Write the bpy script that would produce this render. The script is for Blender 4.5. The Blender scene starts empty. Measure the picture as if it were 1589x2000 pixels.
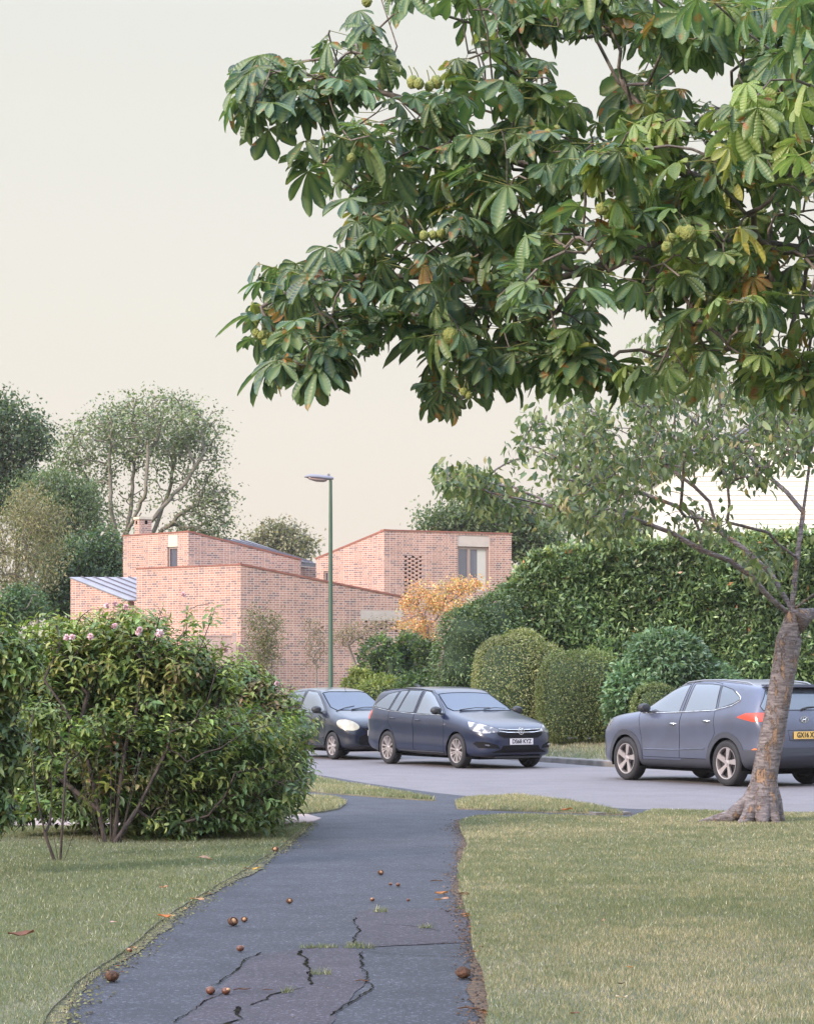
import bpy, bmesh, math, random
import numpy as np
from mathutils import Vector, Matrix
from mathutils.bvhtree import BVHTree
from mathutils.geometry import tessellate_polygon

scene = bpy.context.scene
R = math.radians
rng = np.random.default_rng(7)
random.seed(7)

# ------------------------------------------------------------------ camera
CAM_H = 1.70          # above the road
F_PX, CX, HY = 4500.0, 794.5, 1328.0   # focal length, centre column and horizon row of the photograph
cam_data = bpy.data.cameras.new("camera")
cam = bpy.data.objects.new("camera", cam_data)
scene.collection.objects.link(cam)
cam.location = (0, 0, CAM_H)
cam.rotation_euler = (R(90), 0, 0)
cam_data.sensor_fit = 'HORIZONTAL'
cam_data.sensor_width = 36
cam_data.lens = F_PX / 1589 * 36
cam_data.shift_y = (HY - 1000) / 1589
cam_data.clip_start = 0.5
cam_data.clip_end = 3000
scene.camera = cam

# ------------------------------------------------------------------ light
SUN_EL, SUN_AZ = R(24), R(232)      # azimuth clockwise from +Y: behind the camera, to the left
HAZE = .00022
SKY_NISHITA, SUN_POWER = 0.10, 2.6
world = bpy.data.worlds.new("World")
scene.world = world
world.use_nodes = True
wn, wl = world.node_tree.nodes, world.node_tree.links
wn.clear()
def nd(nodes, typ, **kw):
    n = nodes.new(typ)
    for k, v in kw.items():
        setattr(n, k, v)
    return n
out = nd(wn, 'ShaderNodeOutputWorld')
bg = nd(wn, 'ShaderNodeBackground'); bg.inputs['Strength'].default_value = SKY_NISHITA
sky = nd(wn, 'ShaderNodeTexSky', sky_type='NISHITA', sun_disc=False, sun_elevation=SUN_EL, sun_rotation=SUN_AZ)
sky.air_density = 1.0; sky.dust_density = 3.0; sky.ozone_density = 1.0
# thin bright cloud veil over the clear sky: dimmer and creamier at the horizon, about three times brighter overhead
tc = nd(wn, 'ShaderNodeTexCoord'); sep = nd(wn, 'ShaderNodeSeparateXYZ')
wl.new(tc.outputs['Generated'], sep.inputs[0])
ramp = nd(wn, 'ShaderNodeValToRGB')
cr = ramp.color_ramp
cr.interpolation = 'LINEAR'
S = 1 / 3.0; EXPO = .9; K = 1.09 * S / 2**EXPO        # K: values given as they appear in the exposed picture
cr.elements[0].position = 0.0; cr.elements[0].color = (.865*K, .750*K, .690*K, 1)
cr.elements[1].position = 1.0; cr.elements[1].color = (2.8*K, 3.3*K, 4.3*K, 1)
for p, c in ((0.07, (.840, .755, .665)), (0.16, (.820, .780, .690)), (0.28, (.785, .78, .715)), (0.45, (1.6, 1.75, 2.05)), (0.7, (2.35, 2.7, 3.4))):
    e = cr.elements.new(p); e.color = (c[0]*K, c[1]*K, c[2]*K, 1)
wl.new(sep.outputs['Z'], ramp.inputs[0])
sc_ = nd(wn, 'ShaderNodeVectorMath', operation='SCALE'); sc_.inputs['Scale'].default_value = 3.0 / SKY_NISHITA
wl.new(ramp.outputs[0], sc_.inputs[0])
mx = nd(wn, 'ShaderNodeMix', data_type='RGBA'); mx.inputs['Factor'].default_value = 0.93
wl.new(sky.outputs[0], mx.inputs[6]); wl.new(sc_.outputs[0], mx.inputs[7])
wl.new(mx.outputs[2], bg.inputs['Color']); wl.new(bg.outputs[0], out.inputs[0])

sd = bpy.data.lights.new("sun", 'SUN'); sd.energy = SUN_POWER; sd.angle = R(9); sd.color = (1.0, .82, .68)
sun = bpy.data.objects.new("sun", sd); scene.collection.objects.link(sun)
to_sun = Vector((math.sin(SUN_AZ)*math.cos(SUN_EL), math.cos(SUN_AZ)*math.cos(SUN_EL), math.sin(SUN_EL)))
sun.rotation_euler = to_sun.to_track_quat('Z', 'Y').to_euler()
sun.location = to_sun * 60
scene.view_settings.view_transform = 'Standard'
scene.view_settings.look = 'None'
scene.view_settings.exposure = EXPO
scene.view_settings.gamma = 1.0

# ------------------------------------------------------------------ helpers
def P(px, py, d):
    """world point seen at photo pixel (px,py) at distance d along +Y"""
    return Vector(((px-CX)/F_PX*d, d, CAM_H-(py-HY)/F_PX*d))
def G(px, py, z=0.1):
    d = F_PX*(CAM_H-z)/(py-HY)
    return ((px-CX)/F_PX*d, d)
def tag(o, label=None, cat=None, group=None, kind=None):
    if label: o['label'] = label
    if cat: o['category'] = cat
    if group: o['group'] = group
    if kind: o['kind'] = kind
    return o
def empty(name, loc, label, cat, group=None, rz=0):
    o = bpy.data.objects.new(name, None); scene.collection.objects.link(o)
    o.location = loc; o.rotation_euler = (0, 0, rz); o.empty_display_size = .2
    return tag(o, label, cat, group)
def link(name, me, parent=None, world_coords=True):
    o = bpy.data.objects.new(name, me); scene.collection.objects.link(o)
    if parent is not None:
        o.parent = parent
        if world_coords:
            o.matrix_parent_inverse = (Matrix.Translation(parent.location) @ parent.rotation_euler.to_matrix().to_4x4()).inverted()
    return o
def np_mesh(name, V, F, mats, col=None, uv=None, mi=None, smooth=False):
    """V (n,3); F (m,k) one polygon size"""
    me = bpy.data.meshes.new(name)
    V = np.asarray(V, np.float32); F = np.asarray(F, np.int32)
    m, k = F.shape
    me.vertices.add(len(V)); me.vertices.foreach_set('co', V.ravel())
    me.loops.add(m*k); me.loops.foreach_set('vertex_index', F.ravel())
    me.polygons.add(m)
    me.polygons.foreach_set('loop_start', np.arange(0, m*k, k, dtype=np.int32))
    me.polygons.foreach_set('loop_total', np.full(m, k, np.int32))
    if mi is not None: me.polygons.foreach_set('material_index', np.asarray(mi, np.int32))
    if smooth: me.polygons.foreach_set('use_smooth', np.ones(m, bool))
    for x in (mats if isinstance(mats, (list, tuple)) else [mats]): me.materials.append(x)
    me.update(calc_edges=True)
    if col is not None:
        a = me.attributes.new('Col', 'FLOAT_COLOR', 'POINT')
        c = np.ones((len(V), 4), np.float32); c[:, :3] = col
        a.data.foreach_set('color', c.ravel())
    if uv is not None:
        l = me.uv_layers.new(name='UVMap')
        l.data.foreach_set('uv', np.asarray(uv, np.float32)[F.ravel()].ravel())
    return me
class MB:
    """collects shapes for one mesh"""
    def __init__(s): s.v = []; s.f = []; s.m = []
    def add(s, v, f, m=0):
        n = len(s.v); s.v += [tuple(x) for x in v]; s.f += [tuple(i+n for i in q) for q in f]; s.m += [m]*len(f)
    def box(s, c, d, m=0, rot=None):
        x, y, z = d[0]/2, d[1]/2, d[2]/2
        vs = [Vector(p) for p in ((-x,-y,-z),(x,-y,-z),(x,y,-z),(-x,y,-z),(-x,-y,z),(x,-y,z),(x,y,z),(-x,y,z))]
        if rot is not None: vs = [rot @ p for p in vs]
        s.add([p+Vector(c) for p in vs], [(0,3,2,1),(4,5,6,7),(0,1,5,4),(1,2,6,5),(2,3,7,6),(3,0,4,7)], m)
    def tube(s, pts, rad, n=8, m=0, cap=True):
        pts = [Vector(p) for p in pts]
        if not hasattr(rad, '__len__'): rad = [rad]*len(pts)
        ring = []; u = None
        for i, p in enumerate(pts):
            t = (pts[min(i+1, len(pts)-1)]-pts[max(i-1, 0)]).normalized()
            if u is None:
                u = t.cross(Vector((0,0,1)))
                if u.length < .1: u = t.cross(Vector((1,0,0)))
            u = (u - t*u.dot(t)).normalized(); w = t.cross(u)
            ring += [p+(u*math.cos(a)+w*math.sin(a))*rad[i] for a in [2*math.pi*k/n for k in range(n)]]
        fs = [(i*n+k, i*n+(k+1)%n, (i+1)*n+(k+1)%n, (i+1)*n+k) for i in range(len(pts)-1) for k in range(n)]
        if cap: fs += [tuple(range(n))[::-1], tuple((len(pts)-1)*n+k for k in range(n))]
        s.add(ring, fs, m)
    def lathe(s, prof, n=32, m=0, axis='y', c=(0,0,0)):
        vs = []
        for (r, h) in prof:
            for k in range(n):
                a = 2*math.pi*k/n
                vs.append((c[0]+r*math.cos(a), c[1]+h, c[2]+r*math.sin(a)) if axis == 'y' else (c[0]+r*math.cos(a), c[1]+r*math.sin(a), c[2]+h))
        s.add(vs, [(i*n+k, i*n+(k+1)%n, (i+1)*n+(k+1)%n, (i+1)*n+k) for i in range(len(prof)-1) for k in range(n)], m)
    def mesh(s, name, mats, smooth=None):
        me = bpy.data.meshes.new(name); me.from_pydata(s.v, [], s.f)
        for x in (mats if isinstance(mats, (list, tuple)) else [mats]): me.materials.append(x)
        me.polygons.foreach_set('material_index', s.m)
        me.validate(); me.update()
        if smooth: sharp(me, smooth)
        return me
    def build(s, name, mats, parent=None, smooth=None, world_coords=True):
        return link(name, s.mesh(name, mats, smooth), parent, world_coords)
def sharp(me, ang=35):
    bm = bmesh.new(); bm.from_mesh(me)
    bmesh.ops.recalc_face_normals(bm, faces=bm.faces)
    for f in bm.faces: f.smooth = True
    for e in bm.edges:
        e.smooth = not (len(e.link_faces) != 2 or e.calc_face_angle(0) > R(ang))
    bm.to_mesh(me); bm.free(); me.update()

# ------------------------------------------------------------------ materials
def principled(name):
    m = bpy.data.materials.new(name); m.use_nodes = True
    return m, m.node_tree.nodes, m.node_tree.links, m.node_tree.nodes['Principled BSDF']
def mat(name, c, rough=.6, metal=0, coat=0, spec=.5, c2=None, scale=5, bump=0, bscale=40, detail=4, coords='Object', stops=(.35, .65), crough=.1):
    m, n, l, b = principled(name)
    b.inputs['Base Color'].default_value = (*c, 1); b.inputs['Roughness'].default_value = rough
    b.inputs['Metallic'].default_value = metal; b.inputs['Coat Weight'].default_value = coat
    b.inputs['Coat Roughness'].default_value = crough
    b.inputs['Specular IOR Level'].default_value = spec
    t = nd(n, 'ShaderNodeTexCoord')
    if c2 is not None:
        no = nd(n, 'ShaderNodeTexNoise'); no.inputs['Scale'].default_value = scale; no.inputs['Detail'].default_value = detail
        l.new(t.outputs[coords], no.inputs['Vector'])
        r = nd(n, 'ShaderNodeValToRGB'); r.color_ramp.elements[0].color = (*c, 1); r.color_ramp.elements[1].color = (*c2, 1)
        r.color_ramp.elements[0].position, r.color_ramp.elements[1].position = stops
        l.new(no.outputs['Fac'], r.inputs[0]); l.new(r.outputs[0], b.inputs['Base Color'])
    if bump:
        nb = nd(n, 'ShaderNodeTexNoise'); nb.inputs['Scale'].default_value = bscale; nb.inputs['Detail'].default_value = 6
        l.new(t.outputs[coords], nb.inputs['Vector'])
        bp = nd(n, 'ShaderNodeBump'); bp.inputs['Strength'].default_value = bump; bp.inputs['Distance'].default_value = .02
        l.new(nb.outputs['Fac'], bp.inputs['Height']); l.new(bp.outputs[0], b.inputs['Normal'])
    return m
def leaf_mat(name, rough=.5, trans=.25, veins=False, spec=.4):
    m, n, l, b = principled(name)
    a = nd(n, 'ShaderNodeAttribute', attribute_name='Col')
    colr = a.outputs['Color']
    if veins:
        uv = nd(n, 'ShaderNodeUVMap'); s = nd(n, 'ShaderNodeSeparateXYZ'); l.new(uv.outputs[0], s.inputs[0])
        ab = nd(n, 'ShaderNodeMath', operation='ABSOLUTE'); l.new(s.outputs['X'], ab.inputs[0])
        ph = nd(n, 'ShaderNodeMath', operation='MULTIPLY_ADD'); l.new(ab.outputs[0], ph.inputs[0]); ph.inputs[1].default_value = -.22; l.new(s.outputs['Y'], ph.inputs[2])
        fr = nd(n, 'ShaderNodeMath', operation='MULTIPLY'); l.new(ph.outputs[0], fr.inputs[0]); fr.inputs[1].default_value = 75
        sn = nd(n, 'ShaderNodeMath', operation='SINE'); l.new(fr.outputs[0], sn.inputs[0])
        rib = nd(n, 'ShaderNodeMapRange'); rib.inputs['From Min'].default_value = 0; rib.inputs['From Max'].default_value = .14
        rib.inputs['To Min'].default_value = 1; rib.inputs['To Max'].default_value = 0; l.new(ab.outputs[0], rib.inputs['Value'])
        # rusty blotch patches that autumn leaves have
        tcn = nd(n, 'ShaderNodeTexCoord'); no = nd(n, 'ShaderNodeTexNoise'); no.inputs['Scale'].default_value = 9; no.inputs['Detail'].default_value = 3
        l.new(tcn.outputs['Object'], no.inputs['Vector'])
        bl = nd(n, 'ShaderNodeMapRange'); bl.inputs['From Min'].default_value = .63; bl.inputs['From Max'].default_value = .68; l.new(no.outputs['Fac'], bl.inputs['Value'])
        m1 = nd(n, 'ShaderNodeMix', data_type='RGBA'); l.new(bl.outputs[0], m1.inputs['Factor']); l.new(colr, m1.inputs[6]); m1.inputs[7].default_value = (.30, .11, .04, 1)
        f2 = nd(n, 'ShaderNodeMath', operation='MULTIPLY'); l.new(rib.outputs[0], f2.inputs[0]); f2.inputs[1].default_value = .5
        m2 = nd(n, 'ShaderNodeMix', data_type='RGBA'); l.new(f2.outputs[0], m2.inputs['Factor']); l.new(m1.outputs[2], m2.inputs[6]); m2.inputs[7].default_value = (.30, .36, .14, 1)
        colr = m2.outputs[2]
        hh = nd(n, 'ShaderNodeMath', operation='MULTIPLY_ADD'); l.new(rib.outputs[0], hh.inputs[0]); hh.inputs[1].default_value = -1.5; l.new(sn.outputs[0], hh.inputs[2])
        bp = nd(n, 'ShaderNodeBump'); bp.inputs['Strength'].default_value = .30; bp.inputs['Distance'].default_value = .003
        l.new(hh.outputs[0], bp.inputs['Height']); l.new(bp.outputs[0], b.inputs['Normal'])
    l.new(colr, b.inputs['Base Color'])
    b.inputs['Roughness'].default_value = rough; b.inputs['Specular IOR Level'].default_value = spec
    if trans:
        tr = nd(n, 'ShaderNodeBsdfTranslucent')
        g = nd(n, 'ShaderNodeVectorMath', operation='MULTIPLY'); g.inputs[1].default_value = (1.5, 1.6, .7); l.new(colr, g.inputs[0])
        l.new(g.outputs[0], tr.inputs['Color'])
        ms = nd(n, 'ShaderNodeMixShader'); ms.inputs[0].default_value = trans
        l.new(b.outputs[0], ms.inputs[1]); l.new(tr.outputs[0], ms.inputs[2]); l.new(ms.outputs[0], n['Material Output'].inputs[0])
    return m
def brick_mat(name, k=.88):
    m, n, l, b = principled(name)
    t = nd(n, 'ShaderNodeTexCoord'); s = nd(n, 'ShaderNodeSeparateXYZ'); l.new(t.outputs['Object'], s.inputs[0])
    ad = nd(n, 'ShaderNodeMath', operation='ADD'); l.new(s.outputs['X'], ad.inputs[0]); l.new(s.outputs['Y'], ad.inputs[1])
    cb = nd(n, 'ShaderNodeCombineXYZ'); l.new(ad.outputs[0], cb.inputs['X']); l.new(s.outputs['Z'], cb.inputs['Y'])
    br = nd(n, 'ShaderNodeTexBrick'); br.offset = .25; br.offset_frequency = 2; br.squash = .55; br.squash_frequency = 2
    br.inputs['Scale'].default_value = 1; br.inputs['Brick Width'].default_value = .235; br.inputs['Row Height'].default_value = .075
    br.inputs['Mortar Size'].default_value = .009; br.inputs['Mortar Smooth'].default_value = .2; br.inputs['Bias'].default_value = 0
    br.inputs['Color1'].default_value = (0, 0, 0, 1); br.inputs['Color2'].default_value = (1, 1, 1, 1); br.inputs['Mortar'].default_value = (.5, .5, .5, 1)
    l.new(cb.outputs[0], br.inputs['Vector'])
    r = nd(n, 'ShaderNodeValToRGB'); e = r.color_ramp.elements
    e[0].position = 0; e[0].color = (.22*k, .15*k, .145*k, 1); e[1].position = 1; e[1].color = (.50*k, .28*k, .22*k, 1)
    for p_, c_ in ((.20, (.29, .18, .16)), (.36, (.40, .215, .17)), (.7, (.45, .25, .19))):
        x = e.new(p_); x.color = (c_[0]*k, c_[1]*k, c_[2]*k, 1)
    l.new(br.outputs['Color'], r.inputs[0])
    no = nd(n, 'ShaderNodeTexNoise'); no.inputs['Scale'].default_value = .8; no.inputs['Detail'].default_value = 5; l.new(t.outputs['Object'], no.inputs['Vector'])
    mr = nd(n, 'ShaderNodeMapRange'); mr.inputs['To Min'].default_value = .72; mr.inputs['To Max'].default_value = 1.28; l.new(no.outputs['Fac'], mr.inputs['Value'])
    mm = nd(n, 'ShaderNodeMix', data_type='RGBA'); l.new(br.outputs['Fac'], mm.inputs['Factor']); l.new(r.outputs[0], mm.inputs[6]); mm.inputs[7].default_value = (.68*k, .54*k, .47*k, 1)
    vs = nd(n, 'ShaderNodeVectorMath', operation='SCALE'); l.new(mm.outputs[2], vs.inputs[0]); l.new(mr.outputs[0], vs.inputs['Scale'])
    l.new(vs.outputs[0], b.inputs['Base Color']); b.inputs['Roughness'].default_value = .85
    bp = nd(n, 'ShaderNodeBump'); bp.inputs['Strength'].default_value = .5; bp.inputs['Distance'].default_value = .006; bp.invert = True
    l.new(br.outputs['Fac'], bp.inputs['Height']); l.new(bp.outputs[0], b.inputs['Normal'])
    return m
M = {}
M['brick'] = brick_mat('brick')
M['coping'] = mat('terracotta_coping', (.30, .12, .085), .7, c2=(.22, .085, .065), scale=3)
M['stone'] = mat('pale_stone', (.52, .45, .40), .8, c2=(.45, .39, .35), scale=2)
M['cream'] = mat('cream_panel', (.62, .56, .44), .7, c2=(.56, .5, .4), scale=2)
M['zinc'] = mat('zinc_roof', (.27, .265, .30), .6, metal=.0, c2=(.22, .22, .25), scale=1.5)
M['zincdark'] = mat('zinc_seam', (.16, .16, .20), .5, metal=.3)
M['frame'] = mat('bronze_frame', (.30, .23, .21), .5)
M['pane'] = mat('window_pane', (.10, .11, .15), .12, metal=.3, coat=.6)
M['curtain'] = mat('blind', (.5, .48, .44), .8)
M['dark'] = mat('dark_gap', (.006, .006, .007), .95, spec=0)
M['crack'] = mat('crack_dirt', (.010, .009, .011), .95, spec=0, c2=(.03, .03, .02), scale=12)
M['board'] = mat('white_weatherboard', (.80, .77, .68), .6)
M['slate'] = mat('slate_roof', (.22, .23, .29), .6, c2=(.17, .18, .23), scale=6)
M['lamp_post'] = mat('green_post_paint', (.04, .085, .055), .45, coat=.3, c2=(.05, .10, .065), scale=3)
M['lamp_head'] = mat('grey_lamp_casting', (.17, .17, .21), .5)
M['lamp_glass'] = mat('lamp_glass', (.28, .20, .195), .35, coat=.3)
M['bark'] = mat('brown_bark', (.11, .085, .075), .9, c2=(.20, .17, .155), scale=14, bump=.8, bscale=30)
M['twig'] = mat('twig_bark', (.16, .125, .11), .9, c2=(.24, .20, .175), scale=20)
M['bark_dark'] = mat('dark_bark', (.028, .02, .018), .9, c2=(.06, .045, .038), scale=12, bump=.6, bscale=30)
M['far_bark'] = mat('pale_grey_bark', (.17, .15, .125), .9, c2=(.23, .21, .17), scale=2)
M['leaf'] = leaf_mat('foliage')
M['leaf_gloss'] = leaf_mat('glossy_foliage', rough=.38, trans=.15, spec=.6)
M['leaf_chestnut'] = leaf_mat('chestnut_leaf', rough=.42, trans=.30, veins=True, spec=.5)
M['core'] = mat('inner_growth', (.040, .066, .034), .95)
M['petal'] = mat('pink_petal', (.80, .58, .62), .6)
M['tyre'] = mat('tyre_rubber', (.018, .018, .022), .75, bump=.2, bscale=60)
M['alloy'] = mat('alloy_wheel', (.55, .50, .50), .35, metal=.75)
M['alloy_dark'] = mat('dark_wheel_barrel', (.03, .03, .035), .5, metal=.3)  # dark barrel and hub behind the spokes
M['void'] = mat('black_grille', (.006, .006, .008), .8, spec=.2)
M['chrome'] = mat('chrome', (.75, .75, .76), .15, metal=1)
M['blackplastic'] = mat('black_plastic', (.022, .023, .028), .55)
M['greyplastic'] = mat('grey_cladding', (.042, .046, .062), .55)
M['paint_navy'] = mat('navy_paint', (.008, .013, .038), .28, metal=.05, coat=.5, c2=(.011, .017, .045), scale=3, crough=.12)
M['paint_black'] = mat('dark_blue_paint', (.006, .010, .026), .3, metal=.1, coat=.8, c2=(.02, .024, .038), scale=3, crough=.16)
M['paint_grey'] = mat('slate_blue_paint', (.085, .098, .145), .32, metal=.35, coat=.6, c2=(.095, .11, .168), scale=3, crough=.2)
M['glass_car'] = mat('car_glass', (.14, .17, .21), .16, metal=.45, coat=.6)
M['glass_screen'] = mat('dewy_windscreen', (.085, .11, .155), .32, spec=.25)
M['glass_side'] = mat('car_side_glass', (.21, .24, .28), .14, metal=.6, coat=.6)
M['lens'] = mat('headlamp_lens', (.42, .40, .40), .2, metal=.4, coat=.6, c2=(.10, .10, .11), scale=9, stops=(.48, .56), detail=1)
M['lens_cream'] = mat('old_headlamp_lens', (.46, .43, .34), .25, metal=.2, coat=.5, c2=(.30, .28, .23), scale=6)
M['red_lens'] = mat('red_lens', (.50, .045, .02), .2, coat=1)
M['orange_lens'] = mat('orange_lens', (.85, .20, .05), .2, coat=1)
M['plate_w'] = mat('white_plate', (.66, .62, .64), .5)
M['plate_y'] = mat('yellow_plate', (.75, .47, .13), .5)
M['ink'] = mat('black_ink', (.012, .012, .015), .6)
M['conker'] = mat('conker_shell', (.07, .024, .014), .45, coat=.1, c2=(.15, .052, .025), scale=20)
M['husk'] = mat('brown_husk', (.05, .025, .016), .85, c2=(.12, .055, .028), scale=25, bump=.8, bscale=60)
M['husk_in'] = mat('pale_husk_lining', (.42, .24, .13), .7)
M['husk_green'] = mat('green_husk', (.16, .20, .05), .7, c2=(.32, .32, .09), scale=45, bump=1, bscale=90)
M['dead'] = leaf_mat('dead_leaf', rough=.75, trans=.15)
M['moss'] = mat('moss', (.15, .135, .06), .95, c2=(.05, .05, .035), scale=16, bump=1, stops=(.42, .58))
M['concrete'] = mat('pinkish_concrete', (.34, .26, .24), .85, c2=(.28, .215, .20), scale=6, bump=.3)
M['kerb'] = mat('kerb_concrete', (.21, .19, .18), .9, c2=(.13, .12, .11), scale=4, bump=.4)
M['timber'] = mat('weathered_fence', (.42, .31, .29), .85, c2=(.35, .26, .24), scale=3)
M['grass'] = leaf_mat('grass_blades', rough=.7, trans=.3, spec=.2)
def asphalt(name, a, b_, sc=4, speck=.25, rough=.75):
    m, n, l, b = principled(name)
    t = nd(n, 'ShaderNodeTexCoord')
    n1 = nd(n, 'ShaderNodeTexNoise'); n1.inputs['Scale'].default_value = sc; n1.inputs['Detail'].default_value = 6; n1.inputs['Roughness'].default_value = .65; l.new(t.outputs['Object'], n1.inputs['Vector'])
    r = nd(n, 'ShaderNodeValToRGB'); r.color_ramp.elements[0].color = (*a, 1); r.color_ramp.elements[1].color = (*b_, 1)
    r.color_ramp.elements[0].position = .35; r.color_ramp.elements[1].position = .68; l.new(n1.outputs['Fac'], r.inputs[0])
    v = nd(n, 'ShaderNodeTexVoronoi'); v.inputs['Scale'].default_value = 75; l.new(t.outputs['Object'], v.inputs['Vector'])
    n3 = nd(n, 'ShaderNodeTexNoise'); n3.inputs['Scale'].default_value = 130; n3.inputs['Detail'].default_value = 2; l.new(t.outputs['Object'], n3.inputs['Vector'])
    mr = nd(n, 'ShaderNodeMapRange'); mr.inputs['From Min'].default_value = .35; mr.inputs['From Max'].default_value = .65
    mr.inputs['To Min'].default_value = 1-speck; mr.inputs['To Max'].default_value = 1+speck; l.new(n3.outputs['Fac'], mr.inputs['Value'])
    sx = nd(n, 'ShaderNodeSeparateColor'); l.new(v.outputs['Color'], sx.inputs[0])
    lt = nd(n, 'ShaderNodeMapRange'); lt.inputs['From Min'].default_value = .80; lt.inputs['From Max'].default_value = 1; lt.inputs['To Min'].default_value = 1; lt.inputs['To Max'].default_value = 1+speck*5
    l.new(sx.outputs[0], lt.inputs['Value'])
    pr = nd(n, 'ShaderNodeMath', operation='MULTIPLY'); l.new(mr.outputs[0], pr.inputs[0]); l.new(lt.outputs[0], pr.inputs[1])
    s = nd(n, 'ShaderNodeVectorMath', operation='SCALE'); l.new(r.outputs[0], s.inputs[0]); l.new(pr.outputs[0], s.inputs['Scale'])
    l.new(s.outputs[0], b.inputs['Base Color']); b.inputs['Roughness'].default_value = rough; b.inputs['Specular IOR Level'].default_value = .4
    bp = nd(n, 'ShaderNodeBump'); bp.inputs['Strength'].default_value = .6; bp.inputs['Distance'].default_value = .008
    l.new(n3.outputs['Fac'], bp.inputs['Height']); l.new(bp.outputs[0], b.inputs['Normal'])
    return m
M['road'] = asphalt('road_asphalt', (.130, .117, .124), (.158, .144, .150), 1.2, .10)
M['path'] = asphalt('footpath_asphalt', (.024, .026, .036), (.040, .043, .055), 2.6, .38)  # dark tarmac, lowered further so its colour carries the canopy shade
M['patch'] = asphalt('patch_asphalt', (.030, .026, .036), (.046, .040, .053), 2.5, .34)
def grass_ground(name, cols, sc=1.1):
    m, n, l, b = principled(name)
    t = nd(n, 'ShaderNodeTexCoord')
    n1 = nd(n, 'ShaderNodeTexNoise'); n1.inputs['Scale'].default_value = sc; n1.inputs['Detail'].default_value = 8; n1.inputs['Roughness'].default_value = .7; l.new(t.outputs['Object'], n1.inputs['Vector'])
    r = nd(n, 'ShaderNodeValToRGB'); e = r.color_ramp.elements
    e[0].position = .3; e[0].color = (*cols[0], 1); e[1].position = .7; e[1].color = (*cols[2], 1); x = e.new(.5); x.color = (*cols[1], 1)
    l.new(n1.outputs['Fac'], r.inputs[0])
    n2 = nd(n, 'ShaderNodeTexNoise'); n2.inputs['Scale'].default_value = 45; n2.inputs['Detail'].default_value = 4; l.new(t.outputs['Object'], n2.inputs['Vector'])
    mr = nd(n, 'ShaderNodeMapRange'); mr.inputs['From Min'].default_value = .3; mr.inputs['From Max'].default_value = .7; mr.inputs['To Min'].default_value = .65; mr.inputs['To Max'].default_value = 1.35; l.new(n2.outputs['Fac'], mr.inputs['Value'])
    s = nd(n, 'ShaderNodeVectorMath', operation='SCALE'); l.new(r.outputs[0], s.inputs[0]); l.new(mr.outputs[0], s.inputs['Scale'])
    l.new(s.outputs[0], b.inputs['Base Color']); b.inputs['Roughness'].default_value = .9
    bp = nd(n, 'ShaderNodeBump'); bp.inputs['Strength'].default_value = .8; bp.inputs['Distance'].default_value = .02
    l.new(n2.outputs['Fac'], bp.inputs['Height']); l.new(bp.outputs[0], b.inputs['Normal'])
    return m
M['lawn'] = grass_ground('lawn_soil', [(.08, .09, .06), (.14, .135, .09), (.22, .18, .135)])
M['ground'] = grass_ground('rough_grass', [(.04, .06, .025), (.06, .08, .035), (.08, .09, .04)], .3)

# ------------------------------------------------------------------ ground
def densify(poly, step, jit, closed=True, rs=1):
    r = np.random.default_rng(rs); o = []
    n = len(poly); pj = np.zeros(2)
    for i in range(n if closed else n-1):
        a = np.array(poly[i], float); b = np.array(poly[(i+1) % n], float)
        k = max(1, int(np.linalg.norm(b-a)/step)); k = min(k, 400)
        for j in range(k):
            p = a+(b-a)*j/k
            if jit: pj = pj*.92+r.normal(0, jit*.25, 2); p = p + pj
            o.append((float(p[0]), float(p[1])))
    return o
def sheet(name, poly, z, m, jit=0, step=.15, skirt=.15, rs=1, kind='structure', parent=None):
    pts = densify(poly, step, jit, rs=rs) if jit else [tuple(map(float, p)) for p in poly]
    vs = [Vector((p[0], p[1], z)) for p in pts]
    tris = tessellate_polygon([vs])
    b = MB(); n = len(vs)
    b.add([tuple(v) for v in vs], [tuple(t) for t in tris])
    if skirt:
        b.add([tuple(v) for v in vs]+[(v.x, v.y, z-skirt) for v in vs], [(i, (i+1) % n, n+(i+1) % n, n+i) for i in range(n)])
    me = b.mesh(name, m)
    bm = bmesh.new(); bm.from_mesh(me)
    for f in bm.faces:
        if abs(f.normal.z) > .5 and f.normal.z < 0: f.normal_flip()
    bm.to_mesh(me); bm.free()
    o = link(name, me, parent)
    if kind: o['kind'] = kind
    return o, pts
def vnoise(x, y, s, seed=0):
    r = np.random.default_rng(seed); T = r.random((64, 64))
    x = x/s; y = y/s; xi = np.floor(x).astype(int); yi = np.floor(y).astype(int); fx = x-xi; fy = y-yi
    fx = fx*fx*(3-2*fx); fy = fy*fy*(3-2*fy)
    g = lambda a, b: T[a % 64, b % 64]
    return (g(xi, yi)*(1-fx)+g(xi+1, yi)*fx)*(1-fy)+(g(xi, yi+1)*(1-fx)+g(xi+1, yi+1)*fx)*fy
def in_poly(x, y, poly):
    c = np.zeros(len(x), bool); n = len(poly); p = np.asarray(poly)
    for i in range(n):
        x1, y1 = p[i]; x2, y2 = p[(i+1) % n]
        if y1 == y2: continue
        t = ((y1 > y) != (y2 > y)) & (x < (x2-x1)*(y-y1)/(y2-y1)+x1)
        c ^= t
    return c
def L(pxs, z=.118): return [G(a, b, z) for a, b in pxs]

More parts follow.
